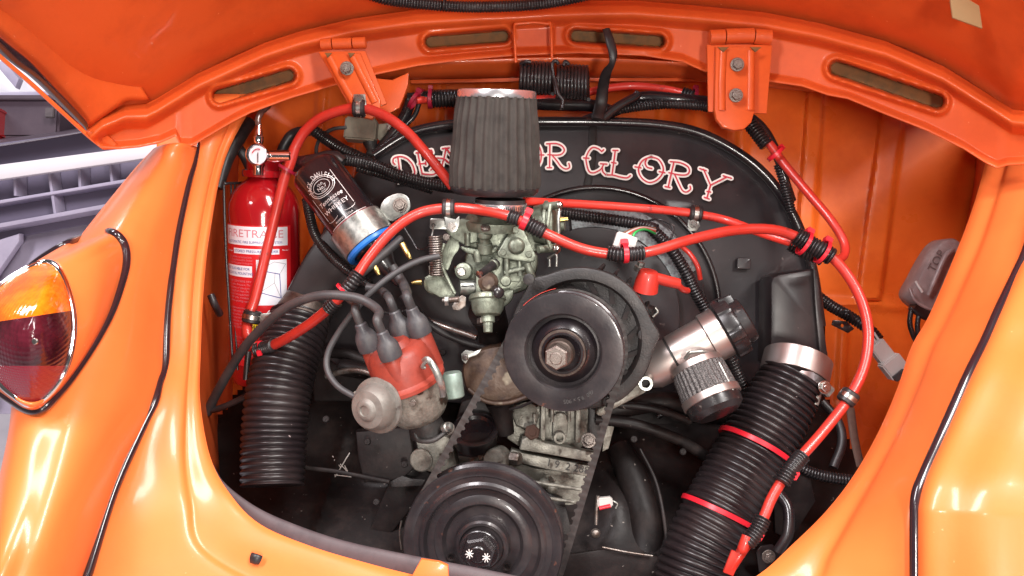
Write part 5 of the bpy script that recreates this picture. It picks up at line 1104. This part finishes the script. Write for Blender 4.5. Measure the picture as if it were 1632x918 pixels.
cable([(440, 262, 1.1), (455, 228, 1.1), (470, 212, 1.1), (500, 208, 1.09)], 8, RUB, 'black hose curving behind the extinguisher valve', 'hose', 'rubber_hose')
cable([(470, 262, 1.02), (500, 258, 1.0), (530, 252, 1.0), (545, 262, 1.0)], 13, BLK, 'taped black cable entering the top of the coil', 'cable', 'taped_cable')
cable([(336, 470, 1.0), (342, 485, 1.0), (350, 500, 1.02)], 6, RUB, 'black grommet on the left bay wall', 'grommet', 'grommet')
cable([(330, 655, 1.0), (352, 650, .99), (392, 632, .97)], 5, RUB, 'thin black pipe behind the upright left hose', 'pipe', 'rubber_pipe')
cable([(396, 560, 1.0), (394, 580, 1.0), (392, 605, 1.0)], 5, RUB, 'short black pipe at the foot of the extinguisher', 'pipe', 'rubber_pipe')
cable([(1310, 640, .96), (1335, 670, .95), (1342, 705, .94), (1328, 745, .93)], 7, RUB, 'grey black pipe curving down behind the main tube at right', 'pipe', 'rubber_pipe')
cable([(1240, 785, .90), (1256, 810, .89), (1256, 850, .88), (1240, 880, .88)], 9, BLK, 'glossy black pipe beside the flattened tube end', 'pipe', 'rubber_pipe')
cable([(1355, 650, .97), (1362, 700, .95), (1372, 745, .93)], 7, RUST, 'rusty edge strip on the right wall at the bottom', 'strip', 'edge_strip', flat=(1, .4))
# regulator box
rg = thing('relay_box', 'small olive grey box on the firewall left of the shroud', 'relay box', (580, 215, 1.12))
obox('box_body', (576, 208, 1.1), (50, 36, 26), (1, .08, 0), (-.05, 1, .1), OLV, rg, .1)
plate('mounting_lug', [(598, 198), (618, 196), (628, 206), (624, 224), (604, 224), (596, 214)], 1.12, 6, OLV, rg, 1.5); inst('screw', HBD, (622, 203, 1.11), TOW, 5, rg)
tube('lead_out', [(552, 203, 1.09), (530, 206, 1.08), (512, 218, 1.07), (504, 238, 1.06), (508, 258, 1.05)], 3, GRY, rg)
tube('lower_stub', [(590, 226, 1.1), (592, 240, 1.1), (588, 250, 1.09)], [12, 8, 7], DAL, rg)
# connectors
cn = thing('wire_connector', 'white plug with green and red wires tied above the alternator', 'connector', (1000, 385, .87))
obox('plug_body', (996, 386, .865), (34, 24, 16), (.95, .3, 0), (-.3, .95, 0), WPL, cn, .1)
obox('plug_collar', (994, 378, .868), (24, 12, 14), (.95, .3, 0), (-.3, .95, 0), WPL, cn, .12)
for k, (mt, off) in enumerate(((BRW, -8), (WPL, -4), (RED, 1), (BRW, 5), (GRN, 9))):
    tube('wire', [(997+off, 382+off*.3, .868), (1004+off, 372-abs(off)*.2, .87), (1024+off*.5, 364+off*.2, .90), (1044, 368+off*.5, .94)], 1.9, mt, cn, seg=8)
cable([(1030, 352, .99), (1052, 350, .98), (1072, 362, .975), (1070, 380, .97)], 1.6, PLA, 'thin black wire looping in front of the pale crescent plate', 'wire', 'wire')
c2 = thing('wire_connector', 'white two part plug on the right firewall beside the body edge', 'connector', (1418, 575, 1.05))
obox('plug_half', (1404, 560, 1.05), (34, 26, 18), (.62, .78, 0), (.78, -.62, 0), WPL, c2, .1)
obox('plug_half', (1424, 584, 1.045), (32, 34, 22), (.62, .78, 0), (.78, -.62, 0), WPL, c2, .1)
obox('latch', (1434, 598, 1.03), (10, 22, 8), (.62, .78, 0), (.78, -.62, 0), GRY, c2, .15)
for o_ in (-5, 0, 5): tube('wire', [(1396+o_, 546-o_*.6, 1.05), (1388+o_, 533-o_*.5, 1.06)], 2, WPL, c2, seg=8)
cl = thing('conduit_clip', 'flat black clip under the conduit on the right firewall', 'clip', (1345, 522, 1.1))
plate('clip_plate', [[(1328, 510), (1350, 512), (1362, 524), (1352, 531), (1326, 518)], arc(1343, 519, 3, 0, 330, 8)], 1.095, 4, PLA, cl, .8)
tube('clip_loop', [(1340, 498, 1.085), (1352, 496, 1.08), (1360, 510, 1.085)], 3, PLA, cl)
# dusty lamp housing at right
dl = thing('lamp_housing', 'dusty translucent plastic housing marked TOP half hidden by the right body edge', 'lamp housing', (1495, 445, 1.1))
plate('shell', cr([(1498, 388), (1514, 380), (1532, 384), (1560, 420), (1535, 470), (1500, 500), (1468, 490), (1452, 470), (1466, 440), (1482, 410)], 4, True).tolist(), 1.08, 50, DPL, dl, 9)
tube('ridge', [(1520, 396, 1.072), (1506, 410, 1.07), (1488, 450, 1.07), (1480, 470, 1.072)], [3, 4, 4, 3], DPL, dl)
textmesh('top_mark', 'TOP', pmap((1493, 416), -60, 1.0785), 19, M('faded_moulding', (.13, .085, .08), .6), dl)
tube('clip_edge', [(1450, 460, 1.065), (1458, 478, 1.06), (1475, 490, 1.06), (1495, 497, 1.06)], 2.5, DPL, dl); tube('clip_edge', [(1459, 448, 1.065), (1470, 466, 1.062)], 2.2, WPL, dl)
tube('base_socket', [(1456, 485, 1.09), (1475, 498, 1.09), (1500, 505, 1.09)], 12, DUCT, dl)
tube('wire', [(1453, 490, 1.09), (1450, 515, 1.09), (1458, 540, 1.09), (1470, 555, 1.1)], 4, PLA, dl); tube('wire', [(1466, 495, 1.09), (1462, 520, 1.09), (1466, 550, 1.09)], 4, PLA, dl)
# sender near the crank pulley
sn = thing('timing_sender', 'small pale sender with a pink sleeve right of the belt', 'sender', (965, 830, .93))
obox('sender_body', (964, 800, .93), (24, 16, 12), (1, -.1, 0), (0, 1, 0), WPL, sn, .2); tube('pink_sleeve', [(955, 810, .925), (973, 806, .925)], 3.2, TIE, sn)
tube('pin', [(953, 790, .93), (951, 812, .93), (950, 836, .93)], 3, DST, sn); lathe('ball_end', (949, 850, .93), TOW, [(-6, 3), (-4, 6), (0, 8), (4, 6), (6, 2)], DST, sn, 20)
tube('tag_wire', [(976, 798, .93), (984, 803, .93), (981, 810, .93)], 1.6, GAL, sn, seg=8)
